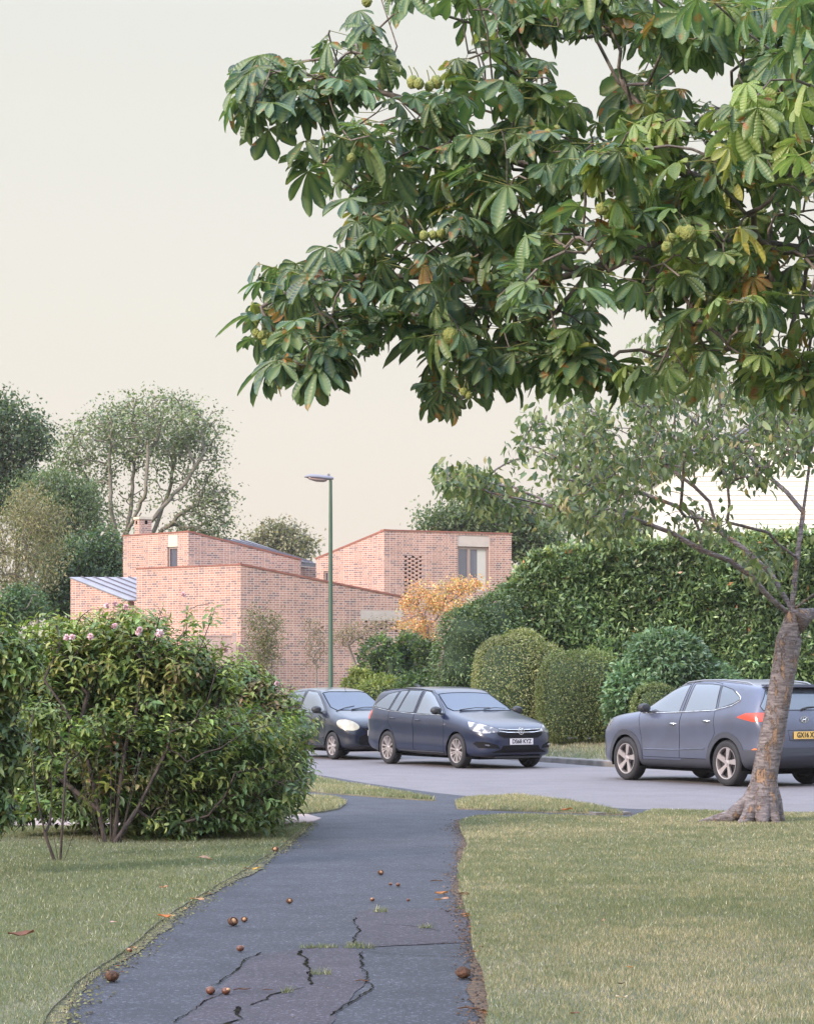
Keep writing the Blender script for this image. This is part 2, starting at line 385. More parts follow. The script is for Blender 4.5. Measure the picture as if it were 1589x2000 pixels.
# one ground sheet to the horizon
b = MB(); b.add([(-900, -60, -.03), (900, -60, -.03), (900, 1500, -.03), (-900, 1500, -.03)], [(0, 1, 2, 3)])
tag(b.build('ground', M['ground']), kind='structure')
near_edge = [(30, 22.5), (16, 25.2), (8, 26.7), (4.87, 27.6), (3.7, 27.95), (2.74, 28.6), (1.5, 30.3), (.4, 32.6), (-.6, 35.6), (-1.72, 39.6), (-3.5, 46), (-7, 56), (-12, 68), (-20, 85)]
far_edge = [(30, 39.5), (16, 42), (9, 43), (6, 43.3), (4.9, 43.7), (3.85, 45), (2.84, 47.6), (1.2, 51), (-1.5, 56), (-6.0, 66), (-13, 82)]
sheet('road', near_edge+far_edge[::-1], 0, M['road'], skirt=0)
pathL = [(85, 2060), (121, 2000), (181, 1917), (272, 1850), (338, 1790), (411, 1742), (483, 1699), (556, 1651), (590, 1622), (606, 1607)]
pathR = [(900, 1601), (894, 1615), (905, 1632), (912, 1651), (904, 1680), (900, 1705), (897, 1740), (903, 1766), (918, 1800), (924, 1838), (937, 1880), (941, 1911), (945, 1960), (943, 2000), (950, 2060)]
# footpath slab: everything between the road and the lawns
fp_poly = [(6.5, 7), (6.5, 26.95)] + [p for p in near_edge[3:12]] + [(-8.5, 55.6), (-30, 55), (-30, 7)]
sheet('footpath', fp_poly, .100, M['path'], skirt=.13)
right_lawn = L(pathR[::-1]) + L([(925, 1594), (980, 1591), (1080, 1591), (1200, 1596), (1230, 1597.5)]) + [(3.0, 28.15), (3.75, 27.75), (4.87, 27.4), (8, 26.5), (16, 25.0), (30, 22.3), (30, 7.0)] + [(1.0, 7.0)]
pathM = [(px-(py-1590)*.075-2, py) for px, py in pathL]      # lawn stops short of the tarmac: moss and dirt lie between
left_lawn = [(-30, 7.0), (-1.75, 7.0)] + L(pathM) + L([(560, 1611), (380, 1614)]) + [(-30, 25.2)]
drive = L([(612, 1604), (627, 1598), (600, 1590.5), (500, 1591), (380, 1591)], .108) + [(-30, 27.4), (-30, 25.35)] + L([(380, 1612.5), (560, 1609.5)], .108)
left_patch = L([(675, 1567), (640, 1558), (560, 1553), (400, 1550)]) + [(-30, 31.8), (-30, 27.5)] + L([(380, 1589.5), (500, 1589.5), (600, 1588.5), (630, 1585), (664, 1578)])
island = L([(886, 1568), (905, 1561), (930, 1557), (1000, 1555.5), (1060, 1560), (1120, 1568), (1180, 1579), (1218, 1590), (1190, 1590), (1150, 1587), (1050, 1584), (950, 1580.5), (890, 1578)])
left_island = L([(852, 1562), (820, 1561), (740, 1556), (640, 1548), (560, 1541), (450, 1533)])+[(-9, 36), (-12, 50), (-7.6, 55)] + [(-3.65, 46), (-2.0, 40)] + L([(640, 1524), (700, 1534), (760, 1545), (810, 1555)])
grass_polys = {}
for nm, poly, jit in (('lawn_right', right_lawn, .018), ('lawn_left', left_lawn, .018), ('lawn_patch', left_patch, .03), ('verge_strip', island, .03), ('verge_strip', left_island, .03)):
    o, pts = sheet(nm.replace('_right', '').replace('_left', '').replace('_patch', ''), poly, .118, M['lawn'], jit, .12, .1, rs=len(poly))
    grass_polys[nm+str(len(poly))] = pts
sheet('driveway', drive, .109, M['concrete'], .006, .2, .09)
b = MB()   # sunken slab ends at the worn path corner by the verge
b.box((*G(1190, 1586, .13), .10), (.45, .25, .06), rot=Matrix.Rotation(.3, 3, 'Z'))
tag(b.build('kerb_stone', M['kerb']), kind='structure')

# far side: kerb, rising verge, pavement, garden
def offset_line(line, off):
    o = []
    for i, p in enumerate(line):
        a = Vector(line[max(i-1, 0)]); c = Vector(line[min(i+1, len(line)-1)]); t = (c-a).normalized()
        nrm = Vector((-t.y, t.x)) * -1
        o.append((p[0]+nrm.x*off, p[1]+nrm.y*off))
    return o
fe = []
for i in range(len(far_edge)-1):
    a, c = Vector(far_edge[i]), Vector(far_edge[i+1]); k = max(1, int((c-a).length/1.0))
    fe += [tuple(a+(c-a)*j/k) for j in range(k)]
fe.append(far_edge[-1])
for _ in range(2): fe = [fe[0]]+[((fe[i-1][0]+2*fe[i][0]+fe[i+1][0])/4, (fe[i-1][1]+2*fe[i][1]+fe[i+1][1])/4) for i in range(1, len(fe)-1)]+[fe[-1]]
def strip(name, offs, zs, m, kind='structure'):
    b = MB(); rows = [offset_line(fe, o) for o in offs]; n = len(fe)
    b.add([(x, y, z) for row, z in zip(rows, zs) for x, y in row], [(i*n+k, i*n+k+1, (i+1)*n+k+1, (i+1)*n+k) for i in range(len(offs)-1) for k in range(n-1)])
    me = b.mesh(name, m)
    bm = bmesh.new(); bm.from_mesh(me); bmesh.ops.recalc_face_normals(bm, faces=bm.faces)
    if sum(f.normal.z for f in bm.faces) < 0: bmesh.ops.reverse_faces(bm, faces=bm.faces)
    bm.to_mesh(me); bm.free()
    o = link(name, me); o['kind'] = kind; return o
strip('kerb', [-.02, -.01, .0, .13, .131], [-.02, .09, .105, .115, .0], M['kerb'])
strip('far_verge', [.13, .5, 1.6, 2.6], [.112, .16, .27, .33], M['lawn'])
strip('far_pavement', [2.6, 2.601, 4.2], [.30, .335, .345], M['road'])
strip('garden_ground', [4.2, 4.201, 9, 60], [.3, .36, .4, .4], M['ground'])

# path repairs and cracks
fp = bpy.data.objects['footpath']
def gz(px, py, z): x, y = G(px, py, z); return (x, y)
patch1 = [(694, 1792), (702, 1780), (730, 1775), (775, 1777), (830, 1775), (905, 1775), (915, 1800), (925, 1840), (700, 1850), (690, 1845), (698, 1820)]
patch2 = [(587, 1854), (640, 1849), (705, 1855), (708, 1890), (718, 1925), (690, 1950), (660, 1975), (630, 2010), (600, 2040), (310, 2040), (400, 1945), (470, 1880), (500, 1864)]
for q, pp in enumerate((patch1, patch2)):
    sheet('asphalt_patch', [gz(a, c, .104) for a, c in pp], .1035, M['patch'], .02, .05, 0, rs=q+3, kind=None, parent=fp)
cracks = [([(694, 1792), (698, 1815), (690, 1842)], 12), ([(590, 1854), (640, 1848), (690, 1846), (760, 1845), (830, 1844), (895, 1838)], 8),
          ([(702, 1856), (760, 1863), (830, 1867), (930, 1870)], 8), ([(704, 1858), (708, 1885), (716, 1905), (722, 1930), (690, 1955), (650, 1985)], 11),
          ([(587, 1856), (592, 1866), (603, 1872), (598, 1885), (612, 1896), (605, 1915), (598, 1925)], 22), ([(598, 1928), (560, 1935), (535, 1942), (528, 1952), (480, 1964)], 14),
          ([(466, 1966), (462, 1978), (470, 1990), (440, 2000), (400, 2012)], 22), ([(510, 1860), (480, 1880), (455, 1900), (415, 1930)], 12), ([(735, 1781), (760, 1778), (780, 1775), (860, 1774), (925, 1778)], 6),
          ([(740, 1805), (790, 1808), (830, 1812), (870, 1820)], 7), ([(905, 1905), (925, 1915), (955, 1935)], 10), ([(440, 1938), (410, 1948), (380, 1970), (330, 2000)], 9), ([(590, 1738), (640, 1738)], 4), ([(600, 1625), (690, 1622), (880, 1624)], 4)]
for q, (cp, wpx) in enumerate(cracks):
    rr = np.random.default_rng(q+50); pts = densify([gz(a, c, .1065) for a, c in cp], .022, .018, closed=False, rs=q)
    if len(pts) < 3: continue
    top, bot = [], []
    wn_ = 1
    for i, p in enumerate(pts):
        wn_ = 1+(wn_-1)*.7+rr.normal(0, .28)
        a = Vector(pts[max(i-1, 0)]); c = Vector(pts[min(i+1, len(pts)-1)]); t = (c-a); t = t.normalized() if t.length > 0 else Vector((1, 0)); nv = Vector((-t.y, t.x))
        w = wpx*.00038*max(.12, wn_)*(.3 if i in (0, len(pts)-1) else 1)
        top.append((p[0]+nv.x*w, p[1]+nv.y*w, .1065)); bot.append((p[0]-nv.x*w, p[1]-nv.y*w, .1065))
    n = len(pts); b = MB(); b.add(top+bot, [(i, i+1, n+i+1, n+i) for i in range(n-1)])
    b.build('crack', M['crack'] if wpx > 6 else M['patch'], fp)
# mossy rim along the left path edge
def edge_strip(name, edge, w0, w1, z, m, rs, side=1, label=None, cat=None):
    rr = np.random.default_rng(rs)
    pts = densify([G(a, c, z) for a, c in edge], .035, 0, closed=False); nz_ = 0
    A, B_ = [], []
    ph = rr.random()*9
    for i, p in enumerate(pts):
        nz_ = nz_*.975+rr.normal(0, .055)
        w = w0+(w1-w0)*max(0, .35+.3*math.sin(i*.05+ph)+nz_)
        A.append((p[0]-side*.05, p[1], z)); B_.append((p[0]+side*w, p[1]+rr.normal(0, .01), z))
    n = len(pts); b = MB(); b.add(A+B_, [(i, i+1, n+i+1, n+i) for i in range(n-1)])
    o = b.build(name, m); o['kind'] = 'stuff'; return tag(o, label, cat)
edge_strip('moss', pathM, .03, .13, .107, M['moss'], 3, 1, 'yellow-green moss and dirt creeping over the left edge of the footpath', 'moss')
M['litter'] = mat('soil_litter', (.05, .035, .025), .95, c2=(.12, .075, .045), scale=22, bump=.7)
edge_strip('soil', pathR, .0, .09, .107, M['litter'], 5, -1, 'dark soil and crumbs along the ragged right edge of the footpath', 'soil')

def blades(name, polys, dens, label, seed, bbox=None, hgt=(.011, .030), zb=.118, zf=None, dark=False, clip_d=(9.5, 60)):
    r = np.random.default_rng(seed); Vs = []; Cs = []
    for poly in polys:
        pa = np.array(poly); lo = pa.min(0); hi = pa.max(0)
        lo[0] = max(lo[0], -7.5); hi[0] = min(hi[0], 7.5); lo[1] = max(lo[1], clip_d[0]); hi[1] = min(hi[1], clip_d[1])
        if hi[1] <= lo[1]: continue
        n = int((hi[0]-lo[0])*(hi[1]-lo[1])*dens)
        x = r.uniform(lo[0], hi[0], n); y = r.uniform(lo[1], hi[1], n)
        keep = (np.abs(x) < .18*y+.6) & (r.random(n) < np.clip((14/y)**1.3, .1, 1))
        x, y = x[keep], y[keep]
        k = in_poly(x, y, poly); x, y = x[k], y[k]; n = len(x)
        pt = vnoise(x, y, .55, 1)*.6+vnoise(x, y, .17, 2)*.4      # tussocks
        tn = vnoise(x, y, 1.6, 3)*.6+vnoise(x, y, .35, 4)*.4
        h = (hgt[0]+(hgt[1]-hgt[0])*r.random(n))*(.6+.9*pt)
        w = .0016+.0018*r.random(n); w *= np.clip(y/13, 1, 2.6)
        a = r.uniform(0, 2*math.pi, n); lean = r.uniform(.1, 1.0, n)*h; la = r.uniform(0, 2*math.pi, n)
        z0 = np.full(n, zb) if zf is None else zf(x, y)
        dx, dy = np.cos(a)*w, np.sin(a)*w
        V = np.stack([np.stack([x-dx, y-dy, z0-.004], 1), np.stack([x+dx, y+dy, z0-.004], 1), np.stack([x+np.cos(la)*lean, y+np.sin(la)*lean, z0+h], 1)], 1)
        green = np.array([.125, .15, .085]); lime = np.array([.205, .205, .125]); straw = np.array([.42, .345, .26])*1.05; blue = np.array([.14, .18, .135])
        if dark: straw = np.array([.22, .225, .165])
        tn = tn*.75+vnoise(x, y, .09, 5)*.25; tn = .5+(tn-.5)*1.7
        s = np.clip((tn-(.40 if dark else np.interp(y, [10.5, 15, 21], [.34, .26, .12])))*1.15 + r.normal(0, .26, n), 0, 1)[:, None]
        c = green*(1-s)+straw*s
        q = (r.random(n) < .35)[:, None]; c = np.where(q, lime*(.7+.6*r.random(n)[:, None]), c)
        q = (r.random(n) < .2)[:, None]; c = np.where(q, blue, c)
        q = (r.random(n) < .03)[:, None]; c = np.where(q, np.array([.55, .52, .44]), c)
        c = c*(.8+.5*r.random((n, 1)))
        Vs.append(V.reshape(-1, 3)); Cs.append(np.repeat(c, 3, 0))
    V = np.concatenate(Vs); C_ = np.concatenate(Cs)
    me = np_mesh(name, V, np.arange(len(V)).reshape(-1, 3), M['grass'], col=C_)
    return tag(link(name, me), label, 'grass', kind='stuff')
GP = {k: v for k, v in grass_polys.items()}
keys = list(GP)
DENS = 7500
blades('grass', [GP[k] for k in keys if k.startswith('lawn_right')], DENS, 'short patchy straw and green grass on the lawn right of the footpath', 11)
blades('grass', [GP[k] for k in keys if k.startswith('lawn_left')], DENS, 'short shaded green grass on the lawn left of the footpath under the shrubs', 12, dark=True)
blades('grass', [GP[k] for k in keys if k.startswith('lawn_patch') or k.startswith('verge')], DENS*1.3, 'tufty pale grass on the small verge strips beside the road', 13, hgt=(.022, .06))
# far verge blades
tuft = []
for a, c, w_ in ((625, 1903, .07), (700, 1851, .10), (612, 1851, .09), (640, 1850, .06), (690, 1846, .05), (745, 1781, .06), (930, 1775, .14), (955, 1845, .12), (560, 1939, .03), (830, 1812, .05)):
    x, y = G(a, c, .106); tuft.append([(x-w_, y-.03), (x+w_, y-.03), (x+w_*.6, y+.05), (x-w_*.7, y+.04)])
blades('weeds', tuft, 9000, 'small green weeds and grass growing out of the cracks in the footpath', 15, hgt=(.012, .04), zb=.106, dark=True)
mp_ = [G(a, c, .108) for a, c in pathM]
blades('moss', [[(x-.05, y) for x, y in mp_]+[(x+.06, y) for x, y in mp_[::-1]]], 5000, 'fine mossy growth on the left rim of the footpath', 16, hgt=(.004, .016), zb=.108)
fv = offset_line(fe, .14)+offset_line(fe, 2.6)[::-1]
def far_z(x, y):
    d = np.full(len(x), 1e9); f = np.array(fe)
    for i in range(len(f)-1):
        a = f[i]; e = f[i+1]-a; t = np.clip(((x-a[0])*e[0]+(y-a[1])*e[1])/(e@e), 0, 1)
        d = np.minimum(d, np.hypot(x-a[0]-t*e[0], y-a[1]-t*e[1]))
    return np.interp(d, [.13, .5, 1.6, 2.6], [.112, .16, .27, .33])
blades('grass', [fv], 2600, 'green grass on the kerbside verge across the road', 14, hgt=(.04, .08), zf=far_z)

def crumbs(name, edge, spread, n, seed, label, cols, side):
    r = np.random.default_rng(seed); e = np.array([G(a, c, .108) for a, c in edge]); L_ = np.r_[0, np.cumsum(np.linalg.norm(np.diff(e, axis=0), axis=1))]
    t = r.random(n)*L_[-1]; x = np.interp(t, L_, e[:, 0])+side*(np.abs(r.normal(0, spread, n))-.035)+np.sin(t*2.3)*.02; y = np.interp(t, L_, e[:, 1])+r.normal(0, .03, n)
    s_ = np.minimum(np.exp(r.normal(-5.1, .5, n)), .012 if side else .01)*(.6 if n < 500 else 1); tpl = np.array([(-1, -.7, 0), (1, -.6, 0), (.1, 1, 0), (0, 0, .8)]); F = np.array([(0, 1, 3), (1, 2, 3), (2, 0, 3)])
    a = r.random(n)*6.3; R_ = np.zeros((n, 3, 3)); R_[:, 0, 0] = np.cos(a); R_[:, 0, 1] = -np.sin(a); R_[:, 1, 0] = np.sin(a); R_[:, 1, 1] = np.cos(a); R_[:, 2, 2] = 1
    V = np.einsum('nij,kj->nki', R_, tpl)*s_[:, None, None]+np.stack([x, y, np.full(n, .106)], 1)[:, None]
    c = np.array(cols)[r.integers(len(cols), size=n)]*np.exp(r.normal(0, .3, (n, 1)))
    me = np_mesh(name, V.reshape(-1, 3), (F[None]+(np.arange(n)*4)[:, None, None]).reshape(-1, 3), M['dead'], col=np.repeat(c, 4, 0)); tag(link(name, me), label, 'litter', kind='stuff')
crumbs('soil_crumbs', pathR, .07, 3800, 91, 'dark crumbs of soil and leaf along the right edge of the footpath', [(.035, .025, .02), (.07, .045, .03), (.14, .08, .045)], -1)
crumbs('moss_crumbs', pathL, .07, 3800, 92, 'mossy crumbs and grit along the left edge of the footpath', [(.05, .05, .03), (.10, .10, .04), (.16, .15, .06), (.04, .03, .025)], 1)
crumbs('grit', [(500, 2040), (640, 1800), (740, 1640)], .38, 260, 93, 'scattered grit and bits of bark on the footpath', [(.05, .04, .035), (.10, .07, .05), (.15, .11, .085)], 1)

# ------------------------------------------------------------------ foliage tools
def unit(v): return v/np.maximum(np.linalg.norm(v, axis=-1, keepdims=True), 1e-9)
def frames(fwd, up):
    x = unit(fwd); z = unit(up - x*(up*x).sum(-1, keepdims=True)); y = np.cross(z, x)
    return np.stack([x, y, z], -1)         # columns
def inst(T, Rm, S_, tv, tf, col, uv=None):
    n = len(T); k = len(tv)
    V = np.einsum('nij,kj->nki', Rm, tv)*S_[:, None, None] + T[:, None, :]
    F = (np.asarray(tf)[None]+(np.arange(n)*k)[:, None, None]).reshape(-1, np.asarray(tf).shape[1])
    C_ = np.repeat(col, k, 0)
    U = np.tile(uv, (n, 1)) if uv is not None else None
    return V.reshape(-1, 3), F, C_, U
# leaf templates, length 1 along x
def leaf_tpl(w=.3, fold=.12, droop=.25, rows=3):
    prof = [0, .75, 1, .75, .35][:0]
    ts = [0, .3, .65, 1.0]; ws = [.04, .9, .8, .0]
    v = []
    for t, q in zip(ts, ws):
        z = -droop*t*t
        v += [(t, -w*q, z+fold*q*w*2), (t, 0, z), (t, w*q, z+fold*q*w*2)]
    f = []
    for i in range(3):
        for j in range(2): a = i*3+j; f.append((a, a+1, a+4, a+3))
    return np.array(v, float), f
LEAF4 = leaf_tpl()
DIAM = (np.array([(0, 0, 0), (.5, -.28, .05), (1, 0, -.12), (.5, .28, .05)], float), [(0, 1, 2, 3)])
LANCE = (np.array([(0, 0, 0), (.45, -.19, .06), (1, 0, -.18), (.45, .19, .06)], float), [(0, 1, 2, 3)])
def rand_dirs(r, n): return unit(r.normal(0, 1, (n, 3)))
def pick_cols(r, n, cols, wts=None, var=.18):
    cols = np.array(cols); i = r.choice(len(cols), n, p=None if wts is None else np.array(wts)/sum(wts))
    return cols[i]*np.exp(r.normal(0, var, (n, 1)))
def leaf_cloud(r, C_, tpl, size, cols, out=None, wts=None, up=.5, droop=.3, jitter=.35, var=.18):
    """leaves at points C_; out = outward direction for each"""
    n = len(C_)
    d = rand_dirs(r, n)
    if out is not None: d = unit(out*.9 + d*jitter*2)
    d = unit(d + np.array([0, 0, -droop]))
    nrm = unit(rand_dirs(r, n)*.7 + np.array([0, 0, up]) + (out*.5 if out is not None else 0))
    return inst(C_, frames(d, nrm), size*np.exp(r.normal(0, .22, n)), tpl[0], tpl[1], pick_cols(r, n, cols, wts, var))
def merge_cloud(name, parts, m, parent=None, core=None, smooth=False):
    Vs, Fs, Cs, off = [], [], [], 0
    for p in parts:
        Vs.append(p[0]); Fs.append(p[1]+off); Cs.append(p[2]); off += len(p[0])
    mi = np.zeros(sum(len(f) for f in Fs), int); mats = [m]
    if core is not None:
        cv, cf = core; cf = np.asarray(cf); 
        if cf.shape[1] != Fs[0].shape[1]: raise ValueError
        Vs.append(cv); Fs.append(cf+off); Cs.append(np.full((len(cv), 3), .02)); mi = np.concatenate([mi, np.ones(len(cf), int)]); mats.append(M['core'])
    me = np_mesh(name, np.concatenate(Vs), np.concatenate(Fs), mats, col=np.concatenate(Cs), mi=mi, smooth=smooth)
    return link(name, me, parent)

# branches: grow a skeleton from seeded limbs to target points
def grow(seeds, pts, r, wl=.35, tip=.004, power=.46, wander=.06, minr=None, steps=3):
    """seeds: list of polylines; first starts at the root, later ones attach to the nearest existing node"""
    Pn = []; par = []; dist = []
    def add(p, q):
        Pn.append(np.array(p, float)); par.append(q); dist.append(0 if q < 0 else dist[q]+np.linalg.norm(Pn[q]-Pn[-1])); return len(Pn)-1
    for s in seeds:
        s = [np.array(p, float) for p in s]
        if not Pn: q = add(s[0], -1)
        else:
            A = np.array(Pn); q = int(np.argmin(np.linalg.norm(A-s[0], axis=1))); 
            if np.linalg.norm(A[q]-s[0]) > .02: q = add(s[0], q)
        for a, c in zip(s[:-1], s[1:]):
            k = max(1, int(np.linalg.norm(c-a)/.35)); k = min(k, 12)
            for j in range(1, k+1):
                jt = r.normal(0, wander*.35, 3) if j < k else 0
                q = add(a+(c-a)*j/k+jt, q)
    root = Pn[0]; order = np.argsort([min(np.linalg.norm(p-x) for x in Pn[::4]) for p in pts]) if len(pts) < 4000 else np.arange(len(pts))
    cap = len(Pn)+len(pts)*(steps+1)+5; A = np.zeros((cap, 3)); D = np.zeros(cap); n = len(Pn)
    A[:n] = Pn; D[:n] = dist
    for i in order:
        p = np.array(pts[i]); dd = np.linalg.norm(A[:n]-p, axis=1)
        q = int(np.argmin(dd+wl*D[:n])); a = A[q].copy(); ln = dd[q]
        if ln < .02: continue
        k = 1 if ln < .12 else steps
        side = r.normal(0, 1, 3)*wander*ln
        sag = np.array([0, 0, .10*ln])
        prev = q
        for j in range(1, k+1):
            t = j/k; w = math.sin(math.pi*t)
            A[n] = a+(p-a)*t+side*w+sag*w; par.append(prev); D[n] = D[prev]+np.linalg.norm(A[n]-A[prev]); prev = n; n += 1
    A = A[:n]; ch = [[] for _ in range(n)]
    cnt = np.ones(n)*.0
    for i in range(n-1, -1, -1):
        if not ch[i]: cnt[i] = 1
        if par[i] >= 0: cnt[par[i]] += cnt[i]; ch[par[i]].append(i)
    rad = tip*cnt**power
    return A, par, ch, rad
def skeleton_mesh(name, sk, m, parent=None, thick=None, nmin=4, flare=None):
    A, par, ch, rad = sk
    if thick is not None: rad = thick(A, rad)
    b = MB(); stack = [(0, None)]
    while stack:
        i, pj = stack.pop(); chain = [] if pj is None else [pj]; rs = [] if pj is None else [rad[i]]
        while True:
            chain.append(i); rs.append(rad[i])
            if not ch[i]: break
            c = sorted(ch[i], key=lambda k: -rad[k]); stack += [(k, i) for k in c[1:]]; i = c[0]
        if len(chain) < 2: continue
        mr = max(rs); n = nmin if mr < .012 else 6 if mr < .04 else 9 if mr < .1 else 14
        b.tube([A[k] for k in chain], rs, n, cap=False)
    me = b.mesh(name, m)
    me.polygons.foreach_set('use_smooth', np.ones(len(me.polygons), bool))
    return link(name, me, parent)

# ------------------------------------------------------------------ cars
def curve(keys):
    ks = sorted(keys); xs = np.array([k[0] for k in ks]); ys = np.array([k[1] for k in ks])
    return lambda x: float(np.interp(x, xs, ys))
def smoothed(fn, w):
    return lambda x: (fn(x-w)+2*fn(x-w/2)+3*fn(x)+2*fn(x+w/2)+fn(x+w))/9
def car_shell(p):
    zt, zb, w, belt, crown = curve(p['top']), curve(p['bottom']), curve(p['width']), curve(p['belt']), curve(p['crown'])
    x0, x1 = p['top'][-1][0], p['top'][0][0]
    xs = []
    n = 46
    for i in range(n+1):
        t = i/n; t = .5-.5*math.cos(math.pi*(t*.86+.07)); xs.append(t)
    lo, hi = xs[0], xs[-1]; xs = [x0+(x1-x0)*(t-lo)/(hi-lo) for t in xs]
    sm = .05
    verts = []; 
    for x in xs:
        end = min(1, min(x-x0, x1-x)/.12)
        s_ = sm*end
        T_, B_, W_, Be, Cr = [smoothed(f, s_ if s_ > 0 else 1e-6)(x) for f in (zt, zb, w, belt, crown)]
        Be = min(Be, T_-.07*max(.45, end))
        zr = T_-Cr; zr = max(zr, Be+.02)
        wb = W_*.935; wr = wb-.035-p.get('tumble', .34)*(zr-Be)
        h = Be-B_
        half = [(0, B_), (.55*W_, B_), (.84*W_, B_+.01), (.965*W_, B_+.06), (1.0*W_, B_+.22*h), (W_*.982, B_+.46*h), (W_*.985, B_+.62*h), (W_*1.002, B_+.80*h), (W_*.972, B_+.92*h), (wb, Be), (wr, zr), (wr-.085, zr+.62*(T_-zr)), (wr*.5, T_-.10*(T_-zr)), (0, T_)]
        ring = [(y, z) for y, z in half] + [(-y, z) for y, z in half[-2:0:-1]]
        verts.append([(x, y, z) for y, z in ring])
    m = len(verts[0]); V = [v for r_ in verts for v in r_]; F = []
    for i in range(len(xs)-1):
        for k in range(m):
            a = i*m+k; b_ = i*m+(k+1) % m; F.append((a, a+m, b_+m, b_))
    hN = (m)//2
    for base, flip in ((0, False), ((len(xs)-1)*m, True)):
        for k in range(0, hN):
            a, c = base+k, base+k+1; a2, c2 = base+(m-k) % m, base+(m-k-1) % m
            q = [a, c, c2, a2]; q = list(dict.fromkeys(q))
            F.append(tuple(q if not flip else q[::-1]))
    me = bpy.data.meshes.new('t'); me.from_pydata(V, [], F); me.update()
    o = bpy.data.objects.new('t', me); scene.collection.objects.link(o)
    md = o.modifiers.new('s', 'SUBSURF'); md.levels = 2; md.render_levels = 2
    dg = bpy.context.evaluated_depsgraph_get(); me2 = bpy.data.meshes.new_from_object(o.evaluated_get(dg))
    bpy.data.objects.remove(o); bm = bmesh.new(); bm.from_mesh(me2); bmesh.ops.recalc_face_normals(bm, faces=bm.faces)
    if sum(f.normal.z*f.calc_area() for f in bm.faces if f.calc_center_median().z > 1) < 0: bmesh.ops.reverse_faces(bm, faces=bm.faces)
    return bm
def pip(x, y, poly):
    c = False; n = len(poly)
    for i in range(n):
        x1, y1 = poly[i]; x2, y2 = poly[(i+1) % n]
        if (y1 > y) != (y2 > y) and x < (x2-x1)*(y-y1)/(y2-y1)+x1: c = not c
    return c
def split(bm, poly, proj, filt):
    """cut the surface along a polygon drawn in side ('y'), front ('x') or top ('z') view; returns the piece inside"""
    g = {'y': lambda c: (c.x, c.z), 'x': lambda c: (c.y, c.z), 'z': lambda c: (c.x, c.y)}[proj]
    px = [p[0] for p in poly]; pz = [p[1] for p in poly]; bx0, bx1, bz0, bz1 = min(px), max(px), min(pz), max(pz)
    def near(f):
        if not filt(f.calc_center_median()): return False
        cs = [g(v.co) for v in f.verts]
        return max(c[0] for c in cs) >= bx0-.001 and min(c[0] for c in cs) <= bx1+.001 and max(c[1] for c in cs) >= bz0-.001 and min(c[1] for c in cs) <= bz1+.001
    for i in range(len(poly)):
        a, c = poly[i], poly[(i+1) % len(poly)]
        fs = [f for f in bm.faces if near(f)]
        if not fs: return bmesh.new()
        ge = set(); [ge.update(f.edges) for f in fs]; gv = set(); [gv.update(f.verts) for f in fs]
        dx, dz = c[0]-a[0], c[1]-a[1]
        if proj == 'y': co, no = Vector((a[0], 0, a[1])), Vector((dz, 0, -dx))
        elif proj == 'x': co, no = Vector((0, a[0], a[1])), Vector((0, dz, -dx))
        else: co, no = Vector((a[0], a[1], 0)), Vector((dz, -dx, 0))
        if no.length < 1e-6: continue
        bmesh.ops.bisect_plane(bm, geom=list(gv)+list(ge)+fs, dist=1e-5, plane_co=co, plane_no=no.normalized())
    ins = [f for f in bm.faces if near(f) and pip(*g(f.calc_center_median()), poly)]
    nb = bmesh.new(); mp = {}
    bm.normal_update()
    for f in ins:
        vs = []
        for v in f.verts:
            if v not in mp: mp[v] = nb.verts.new(v.co); mp[v].normal = v.normal
            vs.append(mp[v])
        try: nb.faces.new(vs)
        except ValueError: pass
    bmesh.ops.delete(bm, geom=ins, context='FACES')
    nb.normal_update()
    return nb
def loops(bm):
    es = [e for e in bm.edges if len(e.link_faces) == 1]; used = set(); res = []
    vm = {}
    for e in es:
        for v in e.verts: vm.setdefault(v, []).append(e)
    for e in es:
        if e in used: continue
        used.add(e); a, b_ = e.verts; path = [a.co.copy(), b_.co.copy()]; cur = b_
        while True:
            nx = [q for q in vm[cur] if q not in used]
            if not nx: break
            q = nx[0]; used.add(q); cur = q.other_vert(cur); path.append(cur.co.copy())
        res.append(path)
    return res
def thin(path, mind=.012):
    o = [path[0]]
    for p in path[1:-1]:
        if (p-o[-1]).length > mind: o.append(p)
    o.append(path[-1]); return o
def piece(name, bm, m, parent, offset=0, seam=0, seam_mat=None, angle=40, depth=0):
    if not bm.faces: print('EMPTY PIECE', name); return None
    if offset:
        for v in bm.verts: v.co += v.normal*offset
        if offset > 0:
            ext = bmesh.ops.extrude_edge_only(bm, edges=[e for e in bm.edges if len(e.link_faces) == 1])
            for v in [x for x in ext['geom'] if isinstance(x, bmesh.types.BMVert)]:
                s = 1 if v.co.y > 0 else -1
                v.co += Vector((0, -s*offset*1.6, 0)) if abs(v.co.y) > .5 else Vector((-(1 if v.co.x > 0 else -1)*offset*1.6, 0, 0))
    lp = loops(bm) if seam else []
    me = bpy.data.meshes.new(name)
    bm.to_mesh(me); bm.free()
    sharp(me, angle)
    me.materials.append(m); 
    if seam:
        b = MB()
        for l in lp: b.tube(thin(l), seam, 4, 1, cap=False)
        me.materials.append(seam_mat or M['blackplastic'])
        b2 = bmesh.new(); b2.from_mesh(me)
        vs = [b2.verts.new(v) for v in b.v]
        for f in b.f:
            q = b2.faces.new([vs[i] for i in f]); q.material_index = 1; q.smooth = True
        b2.to_mesh(me); b2.free()
    return link(name, me, parent, world_coords=False)
def circle_poly(cx, cz, r, n=28, a0=0, a1=2*math.pi):
    return [(cx+r*math.cos(a0+(a1-a0)*i/n), cz+r*math.sin(a0+(a1-a0)*i/n)) for i in range(n)]
